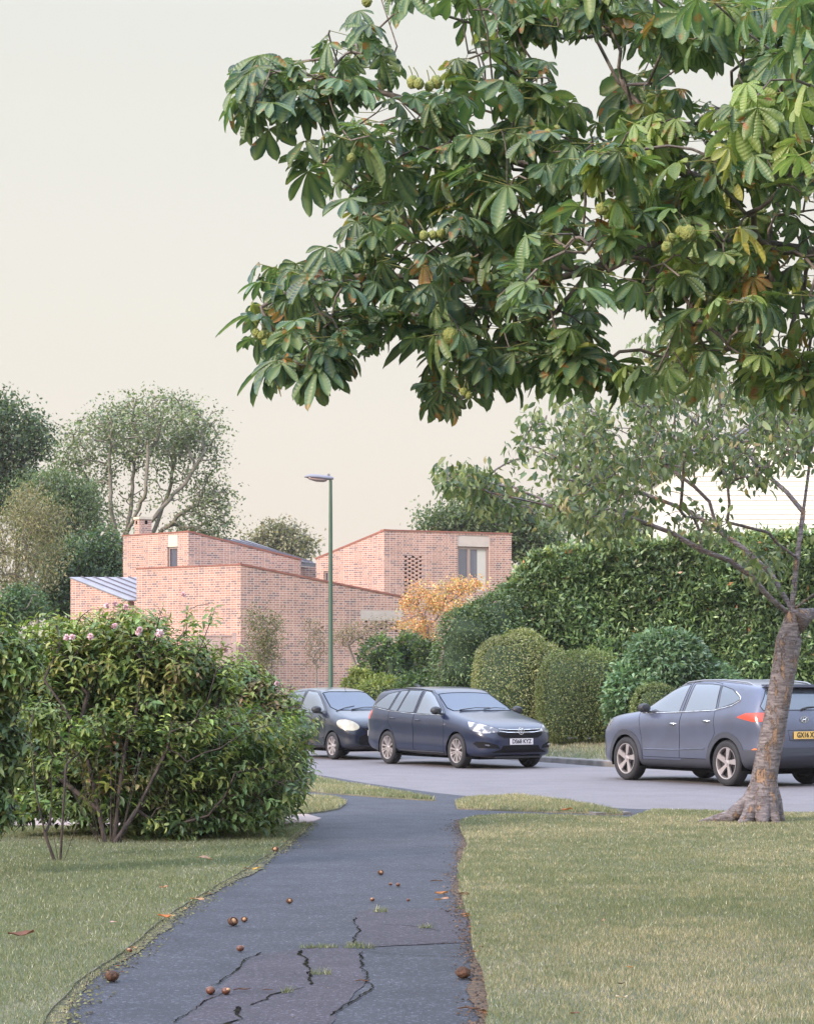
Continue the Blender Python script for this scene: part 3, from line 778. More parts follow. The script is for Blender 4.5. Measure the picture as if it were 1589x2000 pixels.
def text_mesh(body, size, name, m, sx=1.0):
    cu = bpy.data.curves.new(name, 'FONT'); cu.body = body; cu.size = size; cu.align_x = 'CENTER'; cu.align_y = 'CENTER'; cu.extrude = .0015; cu.offset = size*.022
    o = bpy.data.objects.new(name, cu); scene.collection.objects.link(o)
    dg = bpy.context.evaluated_depsgraph_get(); me = bpy.data.meshes.new_from_object(o.evaluated_get(dg)); bpy.data.objects.remove(o); bpy.data.curves.remove(cu)
    for v in me.vertices: v.co.x *= sx
    me.name = name; me.materials.clear(); me.materials.append(m); return me
def wheel(parent, x, side, yo, r, w, kind, rim_r):
    """yo: outer face |y|"""
    b = MB(); c = (x, 0, r)
    Y = lambda t: side*(yo-t)
    def lat(b, prof, n=40, m=0): b.lathe([(q[0], Y(q[1])) for q in prof], n, m, 'y', (x, 0, r))
    lat(b, [(.02, .10), (rim_r*.97, .095), (rim_r*.97, w*.9), (.02, w*.9)], 32)
    wo = b.build('wheel', M['alloy_dark'], parent, 40, world_coords=False)
    t = MB(); lat(t, [(rim_r*1.0, .03), (rim_r*1.02, .008), (rim_r+.35*(r-rim_r), 0), (rim_r+.75*(r-rim_r), .004), (r-.012, .02), (r, .045), (r, w-.045), (r-.012, w-.02), (rim_r*1.05, w-.01), (rim_r, w*.8)], 48)
    t.build('tyre', M['tyre'], wo, 50, world_coords=False)
    q = MB(); lat(q, [(rim_r*1.01, .028), (rim_r*1.0, .012), (rim_r*.94, .016), (rim_r*.91, .05), (rim_r*.93, .09)], 48)
    lat(q, [(.001, .018), (.028, .018), (.034, .03), (.06, .035), (.066, .09)], 24)
    def spoke(a, w0, w1, twist=0, r0=.05, r1=rim_r*.95, dz0=.03, dz1=.018, th=.03):
        ca, sa = math.cos(a), math.sin(a); a2 = a+twist; ea = (math.cos(a2), math.sin(a2))
        ia = (ca*r0, sa*r0); oa = (ea[0]*r1, ea[1]*r1)
        d = Vector((oa[0]-ia[0], oa[1]-ia[1])).normalized(); nn = Vector((-d.y, d.x))
        vs = []
        for (pt, ww, dd) in ((ia, w0, dz0), (oa, w1, dz1)):
            for s in (-1, 1):
                for e in (0, th): vs.append((x+pt[0]+nn.x*s*ww/2, Y(dd+e), r+pt[1]+nn.y*s*ww/2))
        q.add(vs, [(0, 2, 6, 4), (1, 5, 7, 3), (0, 4, 5, 1), (2, 3, 7, 6), (4, 6, 7, 5), (0, 1, 3, 2)])
    if kind == 'five':
        for k in range(5):
            a = 2*math.pi*k/5+.3
            spoke(a, .045, .095, .22*side); spoke(a+.42, .02, .03, -.10*side, r0=.09, dz0=.045, dz1=.03)
    elif kind == 'ten':
        for k in range(5):
            a = 2*math.pi*k/5+.1
            spoke(a-.16, .022, .032, -.14); spoke(a+.16, .022, .032, .14); spoke(a+.62, .018, .026, .1)
    else:
        for k in range(8): spoke(2*math.pi*k/8, .04, .062, .1)
    q.build('rim', M['alloy'], wo, 30, world_coords=False)
    return wo
def ribbon(bm_src, pts, proj, side, wd, m, name, parent, off=.003):
    """thin trim strip pressed on to the body along a line drawn in side or front view"""
    bvh = BVHTree.FromBMesh(bm_src)
    P_ = densify(pts, .04, 0, closed=False)+[pts[-1]]
    res = []
    for a, c in P_:
        o, d = (Vector((a, side*2, c)), Vector((0, -side, 0))) if proj == 'y' else (Vector((side*4, a, c)), Vector((-side, 0, 0)))
        h = bvh.ray_cast(o, d)
        if h[0] is not None and (h[0]-o).length < (2 if proj == 'y' else 4): res.append((h[0]+h[1]*off if h[1].dot(d) < 0 else h[0]-h[1]*off))
    if len(res) < 2: print('no ribbon', name); return
    b = MB(); b.tube(res, wd, 6); return b.build(name, m, parent, 60, world_coords=False)
def mirror_part(parent, bm, side, base, y, z0, paint):
    b = MB()
    c = Vector((base[0]-.03, side*(y+.13), base[1]+.05))
    rings = []
    for t, (rx, ry, rz) in ((-.075, (.3, .3, .3)), (-.06, (.75, .8, .8)), (-.01, (1, 1, 1)), (.05, (.85, .9, .9)), (.085, (.4, .5, .5))):
        rings.append([(c.x+t, c.y+.115*ry*math.cos(a), c.z+.078*rz*math.sin(a)) for a in [2*math.pi*k/14 for k in range(14)]])
    vs = [v for r_ in rings for v in r_]; n = 14
    b.add(vs, [(i*n+k, i*n+(k+1) % n, (i+1)*n+(k+1) % n, (i+1)*n+k) for i in range(4) for k in range(n)]+[tuple(range(n))[::-1], tuple(4*n+k for k in range(n))])
    b.tube([(c.x+.02, side*(y-.01), c.z-.07), (c.x+.01, side*(y+.06), c.z-.05), (c.x, c.y, c.z-.03)], [.028, .022, .03], 6)
    return b.build('door_mirror', paint, parent, 45, world_coords=False)
def handle(parent, x, z, y, side, m, ln=.17):
    b = MB(); b.tube([(x-ln/2, side*(y-.012), z), (x-ln*.4, side*(y+.022), z), (x, side*(y+.032), z+.003), (x+ln*.4, side*(y+.022), z), (x+ln/2, side*(y-.012), z)], [.010, .014, .015, .014, .010], 8)
    return b.build('door_handle', m, parent, 60, world_coords=False)
def build_car(name, label, loc, heading, p):
    root = empty(name, loc, label, 'car', None, heading); root.scale = (1, 1, p.get('zs', 1.05))
    bm = car_shell(p); full = bm.copy()
    bvh = BVHTree.FromBMesh(full)
    def ysurf(x, z, side):
        h = bvh.ray_cast(Vector((x, side*2, z)), Vector((0, -side, 0))); return abs(h[0].y) if h[0] is not None else .8
    paint = M[p['paint']]
    ax_f, ax_r = p['axles']; ra = p['arch']; rw = p['wheel_r']
    for side in (1, -1):
        fl = lambda c, s=side: c.y*s > .42
        glass = []
        for poly, m_, nm in p['windows']:
            g = split(bm, poly, 'y', lambda c, s=side: c.y*s > .3 and c.z > .8)
            glass.append((g, m_, nm, poly))
        for cx_, z_ in ((ax_f, rw), (ax_r, rw)):
            if p.get('cladding'):
                outer = split(bm, circle_poly(cx_, z_-.01, ra+p['cladding'], 26), 'y', fl)
                inner = split(outer, circle_poly(cx_, z_-.01, ra, 30), 'y', fl); inner.free()
                piece('arch_cladding', outer, M[p['clad_mat']], root, .012)
            else:
                w_ = split(bm, circle_poly(cx_, z_-.01, ra, 30), 'y', fl); w_.free()
            b = MB()
            yy = ysurf(cx_, z_+ra+.04, side)-.012
            prof = [(ra-.004, side*yy), (ra-.004, side*.40), (.05, side*.40)]
            na = 24; vv = []
            for (rr_, hh_) in prof:
                for k in range(na+1):
                    a = math.pi*(k/na*1.16-.08); vv.append((cx_+rr_*math.cos(a), hh_, z_-.01+rr_*math.sin(a)))
            b.add(vv, [(i*(na+1)+k, i*(na+1)+k+1, (i+1)*(na+1)+k+1, (i+1)*(na+1)+k) for i in range(2) for k in range(na)]); b.build('wheel_well', M['dark'], root, world_coords=False)
        doors = []
        for poly in p['doors']:
            doors.append(split(bm, poly['poly'], 'y', lambda c, s=side: c.y*s > .3 and c.z > .2))
        for d, poly in zip(doors, p['doors']):
            do = piece('door', d, paint, root, 0, .0035, M['dark'], 50)
            hx, hz = poly['handle']
            if do: handle(do, hx, hz, ysurf(hx, hz, side), side, M[p['handle_mat']])
        for g, m_, nm, poly in glass:
            piece(nm, g, M[m_], root, 0, .007, M['blackplastic'], 60)
        for pts, wd, m_, nm in p.get('trims', []): ribbon(full, pts, 'y', side, wd, M[m_], nm, root)
        mirror_part(root, full, side, p['mirror'], ysurf(p['mirror'][0], p['mirror'][1]+.0, side), 0, M[p['mirror_mat']])
        for cx_ in (ax_f, ax_r): wheel(root, cx_, side, p['track'], rw, p['tyre_w'], p['rim'], p['rim_r'])
        if p.get('skirt'):
            x0_, x1_ = p['skirt']; sk_ = split(bm, [(x0_, -.1), (x1_, -.1), (x1_, p['skirt_z']), (x0_, p['skirt_z'])], 'y', lambda c, s=side: c.y*s > .3)
            piece('side_skirt', sk_, M[p['clad_mat']], root, .012)
    for pan in p['panels']:
        poly, proj, sgn, m_, nm, off, seam = pan[:7]
        xf = p.get('xlim', 1.0)
        def fl(c, s=sgn, pr=proj):
            if pr == 'x': return c.x*s > xf*.2
            return c.y*s > .2 if s else True
        g = split(bm, poly, proj, fl)
        if len(pan) > 7:      # keep only the part inside a side-view outline; the rest stays painted wing
            g2 = split(g, pan[7], pan[8] if len(pan) > 8 else 'y', lambda c: True)
            left = set(g.faces)
            while left:          # one object per separate patch of painted metal
                f0 = left.pop(); comp = {f0}; st = [f0]
                while st:
                    for e_ in st.pop().edges:
                        for f1 in e_.link_faces:
                            if f1 not in comp: comp.add(f1); st.append(f1)
                left -= comp; nb = bmesh.new(); mp = {}
                for f1 in comp:
                    for v in f1.verts:
                        if v not in mp: mp[v] = nb.verts.new(v.co)
                    nb.faces.new([mp[v] for v in f1.verts])
                piece('wing_panel', nb, paint, root, 0, 0, None, 45)
            g.free()
            g = g2
        piece(nm, g, M[m_], root, off, seam, M['dark'] if seam and off == 0 else M['blackplastic'], 45)
    # whatever is left is the body
    me = bpy.data.meshes.new('body'); bm.to_mesh(me); bm.free(); sharp(me, 45); me.materials.append(paint)
    link('body', me, root, world_coords=False)
    # dark cabin and floor so that gaps never show daylight
    return root, full, ysurf
def plate(root, x, y, z, fwd, text, m, tilt=0):
    pl = MB(); pl.box((0, 0, 0), (.52, .008, .112)); me = pl.mesh('number_plate', M[m])
    o = link('number_plate', me, root, world_coords=False); o.location = (x, y, z); o.rotation_euler = (tilt, 0, R(90) if fwd else R(-90))
    if not text: return o, None
    t = text_mesh(text, .108, 'lettering', M['ink'], .92); to = link('lettering', t, o, world_coords=False)
    to.location = (0, -.006, 0) ; to.rotation_euler = (R(90), 0, 0)
    return o, to
def wiper(root, p0, p1, bvhsrc=None, r=.008):
    b = MB(); p0 = Vector(p0); p1 = Vector(p1); mid = (p0+p1)/2+Vector((0, 0, .02))
    b.tube([p0, mid, p1], [r*1.6, r, r*.8], 6); return b.build('wiper', M['blackplastic'], root, 60, world_coords=False)
def cha(poly, k=1):
    for _ in range(k):
        o = []
        for i in range(len(poly)):
            a, c = poly[i], poly[(i+1) % len(poly)]
            o += [(a[0]*.75+c[0]*.25, a[1]*.75+c[1]*.25), (a[0]*.25+c[0]*.75, a[1]*.25+c[1]*.75)]
        poly = o
    return poly
def top_rail(root, bvh, xs, y, r, m, name, lift=.012):
    pts = []
    for x in xs:
        h = bvh.ray_cast(Vector((x, y, 3)), Vector((0, 0, -1)))
        e = -.012 if x in (xs[0], xs[-1]) else lift
        pts.append((x, y, h[0].z+e))
    b = MB(); b.tube(pts, r, 8); b.build(name, m, root, 60, world_coords=False)
def sym(poly): return [(-a, c) for a, c in poly][::-1]

M['greyrail'] = mat('satin_rail', (.30, .31, .35), .35, metal=.6)
# --- estate car
est = dict(paint='paint_navy', axles=(1.33, -1.33), wheel_r=.32, arch=.365, track=.895, tyre_w=.215, rim='ten', rim_r=.222, handle_mat='paint_navy', mirror_mat='blackplastic', mirror=(.70, 1.0),
    top=[(2.26, .64), (2.235, .70), (2.16, .765), (2.0, .83), (1.7, .90), (1.3, .975), (1.0, 1.035), (.90, 1.06), (.10, 1.425), (-.1, 1.465), (-.5, 1.495), (-1.1, 1.49), (-1.7, 1.455), (-2.05, 1.415), (-2.13, 1.36), (-2.30, 1.06), (-2.37, .95), (-2.42, .80), (-2.44, .66)],
    bottom=[(2.26, .36), (2.22, .27), (2.1, .21), (1.8, .19), (-1.9, .22), (-2.3, .28), (-2.42, .36), (-2.44, .44)],
    width=[(2.26, .42), (2.235, .56), (2.16, .70), (2.05, .79), (1.9, .85), (1.65, .89), (1.3, .903), (-1.4, .905), (-1.9, .885), (-2.15, .85), (-2.32, .78), (-2.41, .66), (-2.44, .5)],
    belt=[(2.26, .55), (2.1, .68), (1.9, .76), (1.6, .83), (1.3, .885), (1.0, .935), (.5, .955), (-.5, .985), (-1.5, 1.03), (-2.0, 1.05), (-2.25, .98), (-2.4, .75)],
    crown=[(2.26, .02), (1.9, .035), (1.0, .05), (.8, .09), (.3, .085), (0, .05), (-1.8, .05), (-2.15, .05), (-2.44, .03)],
    windows=[([(.78, .985), (.52, 1.12), (.18, 1.315), (-.02, 1.395), (-.20, 1.41), (-.245, .99), (.70, .965)], 'glass_side', 'side_window'),
             ([(-.36, 1.0), (-.325, 1.415), (-.80, 1.42), (-.97, 1.01)], 'glass_car', 'side_window'),
             ([(-1.01, 1.015), (-.85, 1.42), (-1.13, 1.405), (-1.30, 1.04)], 'glass_car', 'side_window'),
             ([(-1.36, 1.05), (-1.20, 1.40), (-1.60, 1.345), (-1.98, 1.16), (-1.97, 1.11), (-1.85, 1.085)], 'glass_car', 'side_window')],
    doors=[dict(poly=[(.86, .26), (-.27, .26), (-.30, .98), (-.27, 1.43), (0, 1.42), (.25, 1.32), (.56, 1.14), (.80, 1.0), (.88, .8)], handle=(-.12, .86)),
           dict(poly=[(-.275, .26), (-.86, .26), (-1.0, .42), (-1.08, .60), (-1.26, .80), (-1.30, 1.03), (-1.15, 1.40), (-.8, 1.437), (-.275, 1.435), (-.305, .98)], handle=(-1.10, .885))],
    trims=[([(.74, .962), (-.3, .975), (-1.3, 1.02), (-1.9, 1.075), (-2.0, 1.12)], .006, 'chrome', 'window_trim'), ([(.85, .275), (-.9, .285)], .012, 'blackplastic', 'sill_trim')],
    panels=[
        ([(-.66, 1.045), (.66, 1.045), (.70, 1.10), (.57, 1.385), (.40, 1.405), (-.40, 1.405), (-.57, 1.385), (-.70, 1.10)], 'x', 1, 'glass_screen', 'windscreen', 0, .009),
        ([(-.60, 1.02), (.60, 1.02), (.56, 1.35), (-.56, 1.35)], 'x', -1, 'glass_car', 'rear_window', 0, .008)])
def front_est(p):
    hl = [(.46, .70), (.52, .74), (.66, .80), (.80, .86), (.868, .885), (.90, .87), (.89, .765), (.83, .685), (.74, .65), (.60, .655), (.52, .672)]
    for s in (1, -1):
        h = hl if s > 0 else sym(hl)
        p['panels'].append((h, 'x', 1, 'lens', 'headlight', .004, .004, [(1.62, .86), (1.95, .60), (2.4, .60), (2.4, .95), (1.62, .95)]))
        fg = [(.46, .375), (.52, .44), (.72, .50), (.82, .50), (.84, .46), (.80, .385)]
        p['panels'].append((fg if s > 0 else sym(fg), 'x', 1, 'void', 'fog_lamp_housing', .003, 0))
        tl = [(.62, .84), (.62, 1.0), (.80, 1.03), (.90, .98), (.90, .86)]
        p['panels'].append((tl if s > 0 else sym(tl), 'x', -1, 'red_lens', 'tail_light', .004, .004, [(-2.6, .8), (-2.12, .8), (-2.02, .98), (-2.05, 1.1), (-2.6, 1.1)]))
    p['panels'].append(([(-.50, .62), (-.38, .565), (.38, .565), (.50, .62), (.51, .664), (-.51, .664)], 'x', 1, 'void', 'grille', .002, 0))
    p['panels'].append(([(-.44, .672), (.44, .672), (.43, .70), (-.43, .70)], 'x', 1, 'dark', 'grille', .002, 0))
    p['panels'].append(([(-.62, .30), (.62, .30), (.44, .365), (.40, .43), (-.40, .43), (-.44, .365)], 'x', 1, 'void', 'air_intake', .002, 0))
    p['panels'].append(([(-.62, 1.42), (.62, 1.42), (.62, 1.43), (-.62, 1.43)], 'x', 1, 'paint_navy', 'roof_edge', 0, 0))
front_est(est); est['panels'].pop()
def hdg(v): return math.atan2(v[1], v[0])
h_est = hdg((.50, -.866))
def place(front_wheel, rear_wheel, wb_half, track, side):
    f = Vector(front_wheel); r_ = Vector(rear_wheel); d = (f-r_).normalized(); mid = (f+r_)/2
    left = Vector((-d.y, d.x)); c = mid - left*side*track
    return (c.x, c.y, 0), math.atan2(d.y, d.x)
# right-hand wheels (towards the camera) stand at these road points
EST_LOC, EST_H = place((.945, 44.25), (-.40, 46.55), 1.33, .88, -1)
root, full, ys = build_car('estate_car', 'dark navy estate car parked facing the viewer with plate DS68 KYZ, middle of three cars', EST_LOC, EST_H, est)
bv = BVHTree.FromBMesh(full)
def xsurf(bv, y, z, s=1):
    h = bv.ray_cast(Vector((4*s, y, z)), Vector((-s, 0, 0))); return h[0].x if h[0] is not None else 2*s
plate(root, xsurf(bv, 0, .50)+.018, 0, .50, True, 'DS68 KYZ', 'plate_w')
for z_ in (.712, .665):
    ribbon(full, [(-.47, z_+(.012 if z_ > .7 else .02)), (-.3, z_), (0, z_-.004), (.3, z_), (.47, z_+(.012 if z_ > .7 else .02))], 'x', 1, .009, M['chrome'], 'grille_bar', root, .008)
b = MB(); xb = xsurf(bv, 0, .69)+.02
b.lathe([(.068, 0), (.074, .012), (.060, .018), (.058, .006)], 28, 0, 'x' if False else 'y'); 
def badge(root, x, z, fwd, kind):
    b = MB(); s = 1 if fwd else -1; n = 28
    rx, rz = (.068, .068) if kind == 'round' else (.082, .048)
    for k in range(n):
        a0, a1 = 2*math.pi*k/n, 2*math.pi*(k+1)/n
        vs = []
        for a in (a0, a1):
            for q, dx in ((1, 0), (1, .015), (.80, .015), (.80, 0)): vs.append((x+s*dx, rx*q*math.cos(a), z+rz*q*math.sin(a)))
        b.add(vs, [(0, 1, 5, 4), (1, 2, 6, 5), (2, 3, 7, 6)])
    if kind == 'round':
        b.tube([(x+s*.01, .03, z+.04), (x+s*.012, -.005, z+.03), (x+s*.012, .012, z+.005), (x+s*.012, -.02, z-.015), (x+s*.012, .0, z-.045)], [.008, .011, .012, .010, .006], 6)
        b.tube([(x+s*.012, -.01, z+.028), (x+s*.012, -.04, z+.02), (x+s*.012, -.03, z-.005)], [.008, .007, .005], 6)
        b.tube([(x+s*.012, .02, z-.005), (x+s*.012, .038, z-.03)], [.008, .005], 6)
    else:
        for q in (-1, 1): b.tube([(x+s*.01, q*.030+.012*s, z+.034), (x+s*.012, q*.028, z), (x+s*.01, q*.032-.012*s, z-.034)], .0075, 6)
        b.tube([(x+s*.012, -.03, z-.006*s), (x+s*.012, .03, z+.006*s)], .0075, 6)
    b.build('badge', M['chrome'], root, 50, world_coords=False)
badge(root, xb, .69, True, 'round')
for s in (1, -1):
    b = MB(); x_ = xsurf(bv, s*.66, .43); b.tube([(x_+.0, s*.62, .43), (x_-.012, s*.68, .432), (x_-.03, s*.74, .44)], [.012, .018, .010], 8); b.build('fog_lamp', M['lens'], root, 60, world_coords=False)
b = MB(); b.box((2.08, 0, .215), (.20, 1.05, .03)); b.build('front_lip', M['blackplastic'], root, world_coords=False)
wiper(root, (.93, -.55, 1.062), (.84, .20, 1.10)); wiper(root, (.93, .0, 1.075), (.85, .55, 1.085))
for s in (1, -1):
    top_rail(root, bv, [.12, .0, -.4, -.9, -1.4, -1.8, -2.0], s*.62, .011, M['blackplastic'], 'roof_rail', .008)
b = MB(); b.tube([(-1.5, 0, 1.46), (-1.62, 0, 1.50), (-1.72, 0, 1.505)], [.04, .03, .008], 8); b.build('roof_aerial', M['blackplastic'], root, 60, world_coords=False)
b = MB(); b.box((0, 0, .24), (3.7, 1.35, .14)); b.build('underbody_shade', M['dark'], root, world_coords=False)  # floor box made oversized and low to darken the road under the car
for s in (1, -1):   # side repeater on the wing
    b = MB(); b.box((.93, s*ys(.93, .80, s), .80), (.07, .012, .02)); b.build('indicator', M['lens'], root, world_coords=False)

# --- small hatchback behind it
mini = dict(paint='paint_black', axles=(1.17, -1.17), wheel_r=.283, arch=.325, track=.80, tyre_w=.165, rim='eight', rim_r=.19, handle_mat='paint_black', mirror_mat='blackplastic', mirror=(.62, .96), tumble=.30,
    top=[(1.79, .60), (1.775, .70), (1.72, .78), (1.6, .85), (1.35, .925), (1.12, .985), (1.05, 1.01), (.30, 1.375), (.1, 1.43), (-.4, 1.47), (-1.0, 1.445), (-1.4, 1.36), (-1.5, 1.22), (-1.58, .98), (-1.63, .8), (-1.65, .62)],
    bottom=[(1.79, .34), (1.76, .26), (1.6, .20), (-1.4, .20), (-1.6, .26), (-1.65, .38)],
    width=[(1.79, .38), (1.775, .50), (1.72, .62), (1.60, .72), (1.4, .785), (1.15, .81), (-1.2, .815), (-1.45, .77), (-1.6, .66), (-1.65, .5)],
    belt=[(1.79, .52), (1.6, .70), (1.4, .79), (1.1, .875), (.8, .90), (0, .92), (-1.0, .98), (-1.5, .95), (-1.65, .6)],
    crown=[(1.79, .03), (1.4, .05), (1.05, .06), (.85, .10), (.4, .09), (.1, .06), (-1.4, .06), (-1.65, .03)],
    windows=[([(.80, .93), (.55, 1.10), (.28, 1.27), (.08, 1.36), (-.35, 1.39), (-.42, .95)], 'glass_side', 'side_window'), ([(-.50, .955), (-.46, 1.39), (-.95, 1.36), (-1.2, 1.05), (-1.15, 1.0)], 'glass_car', 'side_window')],
    doors=[dict(poly=[(.82, .28), (-.42, .28), (-.46, .95), (-.40, 1.41), (.12, 1.385), (.58, 1.13), (.86, .94), (.86, .6)], handle=(-.30, .80))],
    trims=[([(.80, .44), (-.4, .45), (-.75, .46)], .016, 'blackplastic', 'rubbing_strip'), ([(.80, .285), (-.8, .285)], .012, 'blackplastic', 'sill_trim')],
    panels=[([(-.58, 1.0), (.58, 1.0), (.63, 1.06), (.53, 1.345), (.38, 1.37), (-.38, 1.37), (-.53, 1.345), (-.63, 1.06)], 'x', 1, 'glass_screen', 'windscreen', 0, .010),
            ([(-.5, .98), (.5, .98), (.46, 1.28), (-.46, 1.28)], 'x', -1, 'glass_car', 'rear_window', 0, .008),
            ([(-.46, .36), (-.40, .30), (.40, .30), (.46, .36), (.44, .46), (.32, .52), (-.32, .52), (-.44, .46)], 'x', 1, 'void', 'air_intake', .006, .006),
            ([(-.36, .605), (.36, .605), (.38, .64), (-.38, .64)], 'x', 1, 'void', 'grille', .002, 0)])
for s in (1, -1):
    h = cha([(.42, .66), (.47, .735), (.56, .79), (.66, .82), (.74, .80), (.775, .73), (.76, .65), (.69, .60), (.58, .59), (.48, .61)])
    mini['panels'].append((h if s > 0 else sym(h), 'x', 1, 'lens_cream', 'headlight', .008, .006, [(1.22, .86), (1.30, .70), (1.5, .56), (2.0, .56), (2.0, .95), (1.25, .95)]))
MINI_LOC, MINI_H = place((-1.60, 49.05), (-2.75, 51.1), 1.17, .79, -1)
root, full, ys = build_car('small_hatchback', 'small black rounded hatchback with big oval headlights, half hidden by the flowering shrub', MINI_LOC, MINI_H, mini)
bv = BVHTree.FromBMesh(full)
plate(root, xsurf(bv, 0, .50)+.02, 0, .545, True, '', 'plate_w')
wiper(root, (1.07, -.25, 1.015), (.93, .42, 1.06)); wiper(root, (1.06, -.62, .98), (.90, -.10, 1.085))
b = MB(); b.tube([(.32, 0, 1.375), (.20, 0, 1.53)], .006, 5); b.build('roof_aerial', M['blackplastic'], root, world_coords=False)
b = MB(); b.box((0, 0, .22), (2.7, 1.25, .12)); b.build('underbody_shade', M['dark'], root, world_coords=False)  # low black floor box added to block sky light underneath

# --- suv, seen from behind its near side
suv = dict(paint='paint_grey', axles=(1.335, -1.335), wheel_r=.352, arch=.40, track=.915, tyre_w=.235, rim='five', rim_r=.245, handle_mat='chrome', mirror_mat='blackplastic', mirror=(.78, 1.12), tumble=.36, cladding=.085, clad_mat='greyplastic', skirt=(.89, -.89), skirt_z=.36,
    top=[(2.255, .84), (2.235, .92), (2.16, .985), (2.0, 1.035), (1.7, 1.085), (1.3, 1.13), (1.12, 1.15), (1.05, 1.17), (.32, 1.52), (.1, 1.585), (-.3, 1.63), (-.9, 1.63), (-1.5, 1.585), (-1.92, 1.53), (-1.98, 1.48), (-2.06, 1.28), (-2.12, 1.14), (-2.16, 1.02), (-2.20, .90), (-2.22, .76)],
    bottom=[(2.255, .42), (2.22, .32), (2.0, .25), (1.7, .23), (-1.7, .25), (-2.05, .33), (-2.18, .40), (-2.22, .48)],
    width=[(2.255, .48), (2.235, .62), (2.16, .74), (2.0, .84), (1.8, .89), (1.5, .92), (-1.5, .925), (-1.85, .905), (-2.05, .86), (-2.16, .78), (-2.21, .68), (-2.22, .60)],
    belt=[(2.255, .74), (2.1, .86), (1.9, .93), (1.5, 1.0), (1.1, 1.045), (.5, 1.075), (-.3, 1.10), (-1.2, 1.155), (-1.7, 1.20), (-2.0, 1.15), (-2.12, 1.0), (-2.22, .65)],
    crown=[(2.255, .03), (1.9, .05), (1.1, .06), (.9, .10), (.4, .09), (.1, .055), (-1.8, .055), (-2.22, .03)],
    windows=[([(.98, 1.115), (.70, 1.275), (.36, 1.44), (.10, 1.52), (-.12, 1.55), (-.07, 1.115)], 'glass_side', 'side_window'),
             ([(-.20, 1.125), (-.24, 1.555), (-.70, 1.555), (-.93, 1.535), (-1.02, 1.165)], 'glass_side', 'side_window'),
             ([(-1.07, 1.17), (-.98, 1.53), (-1.28, 1.475), (-1.53, 1.36), (-1.56, 1.32), (-1.45, 1.265)], 'glass_car', 'side_window')],
    doors=[dict(poly=[(.84, .40), (-.14, .40), (-.15, 1.10), (-.17, 1.585), (.12, 1.56), (.40, 1.475), (.74, 1.305), (1.04, 1.13), (.93, .9)], handle=(.02, .93)),
           dict(poly=[(-.145, .40), (-.86, .40), (-.90, .60), (-1.06, .80), (-1.02, 1.15), (-.955, 1.56), (-.70, 1.59), (-.175, 1.588), (-.155, 1.10)], handle=(-.86, .985))],
    trims=[([(.95, 1.085), (0, 1.108), (-1.0, 1.150), (-1.42, 1.225), (-1.58, 1.30), (-1.56, 1.355), (-1.40, 1.435)], .011, 'chrome', 'window_trim'),
           ([(.80, .52), (.0, .525), (-.80, .56)], .010, 'paint_grey', 'door_crease')],
    panels=[([(-.68, 1.16), (.68, 1.16), (.70, 1.21), (.58, 1.49), (-.58, 1.49), (-.70, 1.21)], 'x', 1, 'glass_screen', 'windscreen', 0, .009),
            ([(-.74, 1.16), (.74, 1.16), (.76, 1.22), (.62, 1.455), (.55, 1.47), (-.55, 1.47), (-.62, 1.455), (-.76, 1.22)], 'x', -1, 'glass_car', 'rear_window', .002, .009),
            ([(-.90, .25), (.90, .25), (.92, .56), (.60, .60), (-.60, .60), (-.92, .56)], 'x', -1, 'greyplastic', 'rear_bumper', .012, .006),
            ([(-.33, .70), (.33, .70), (.36, .86), (-.36, .86)], 'x', -1, 'paint_grey', 'plate_recess', .001, .006)])
for s in (1, -1):
    h = [(.50, .87), (.60, .93), (.80, .975), (.895, 1.0), (.90, .94), (.84, .87), (.66, .845)]
    suv['panels'].append((h if s > 0 else sym(h), 'x', 1, 'lens', 'headlight', .004, .004, [(1.75, 1.1), (1.9, .8), (2.4, .8), (2.4, 1.1)]))
    r_ = [(-1.99, .50), (-2.15, .50), (-2.2, .56), (-2.0, .59), (-1.93, .56)]
    suv['panels'].append((r_, 'y', s, 'orange_lens', 'rear_reflector', .016, 0))
    t = [(-1.60, 1.05), (-1.80, 1.115), (-2.04, 1.125), (-2.30, 1.125), (-2.30, 1.0), (-1.98, .985)]
    suv['panels'].append((t, 'y', s, 'red_lens', 'tail_light', .006, .004, [(s*.50, 1.4), (s*.50, .9), (s*1.2, .9), (s*1.2, 1.4)][::s], 'x'))
SUV_LOC, SUV_H = place((3.70, 39.05), (5.09, 36.75), 1.335, .90, 1)
root, full, ys = build_car('suv', 'slate blue SUV seen from behind with yellow plate GX16 XX, partly behind the cherry trunk', SUV_LOC, SUV_H, suv)
bv = BVHTree.FromBMesh(full)
xr = xsurf(bv, 0, .78, -1)
plate(root, xr-.02, 0, .785, False, 'GX16 XX', 'plate_y')
b_ = xsurf(bv, 0, 1.02, -1); badge(root, b_-.008, 1.02, False, 'oval')
for s in (1, -1):
    top_rail(root, bv, [.15, .0, -.4, -.9, -1.3, -1.55, -1.7], s*.60, .012, M['greyrail'], 'roof_rail', .022)
    b = MB(); b.tube([(-1.93, s*.80, .995), (-2.03, s*.77, .992)], [.012, .02], 6); b.build('reversing_lamp', M['lens'], root, 60, world_coords=False)
b = MB(); b.box((-1.99, 0, 1.525), (.20, 1.16, .035)); b.box((-1.9, 0, 1.535), (.1, 1.2, .03)); b.build('spoiler', M['paint_grey'], root, world_coords=False)
b = MB(); b.tube([(-2.13, .0, 1.17), (-2.105, -.12, 1.20), (-2.10, -.36, 1.215)], [.022, .014, .007], 6); b.build('wiper', M['blackplastic'], root, 60, world_coords=False)
b = MB(); b.box((0, 0, .27), (3.7, 1.4, .16)); b.build('underbody_shade', M['dark'], root, world_coords=False)  # floor box enlarged to deepen the shadow below the SUV
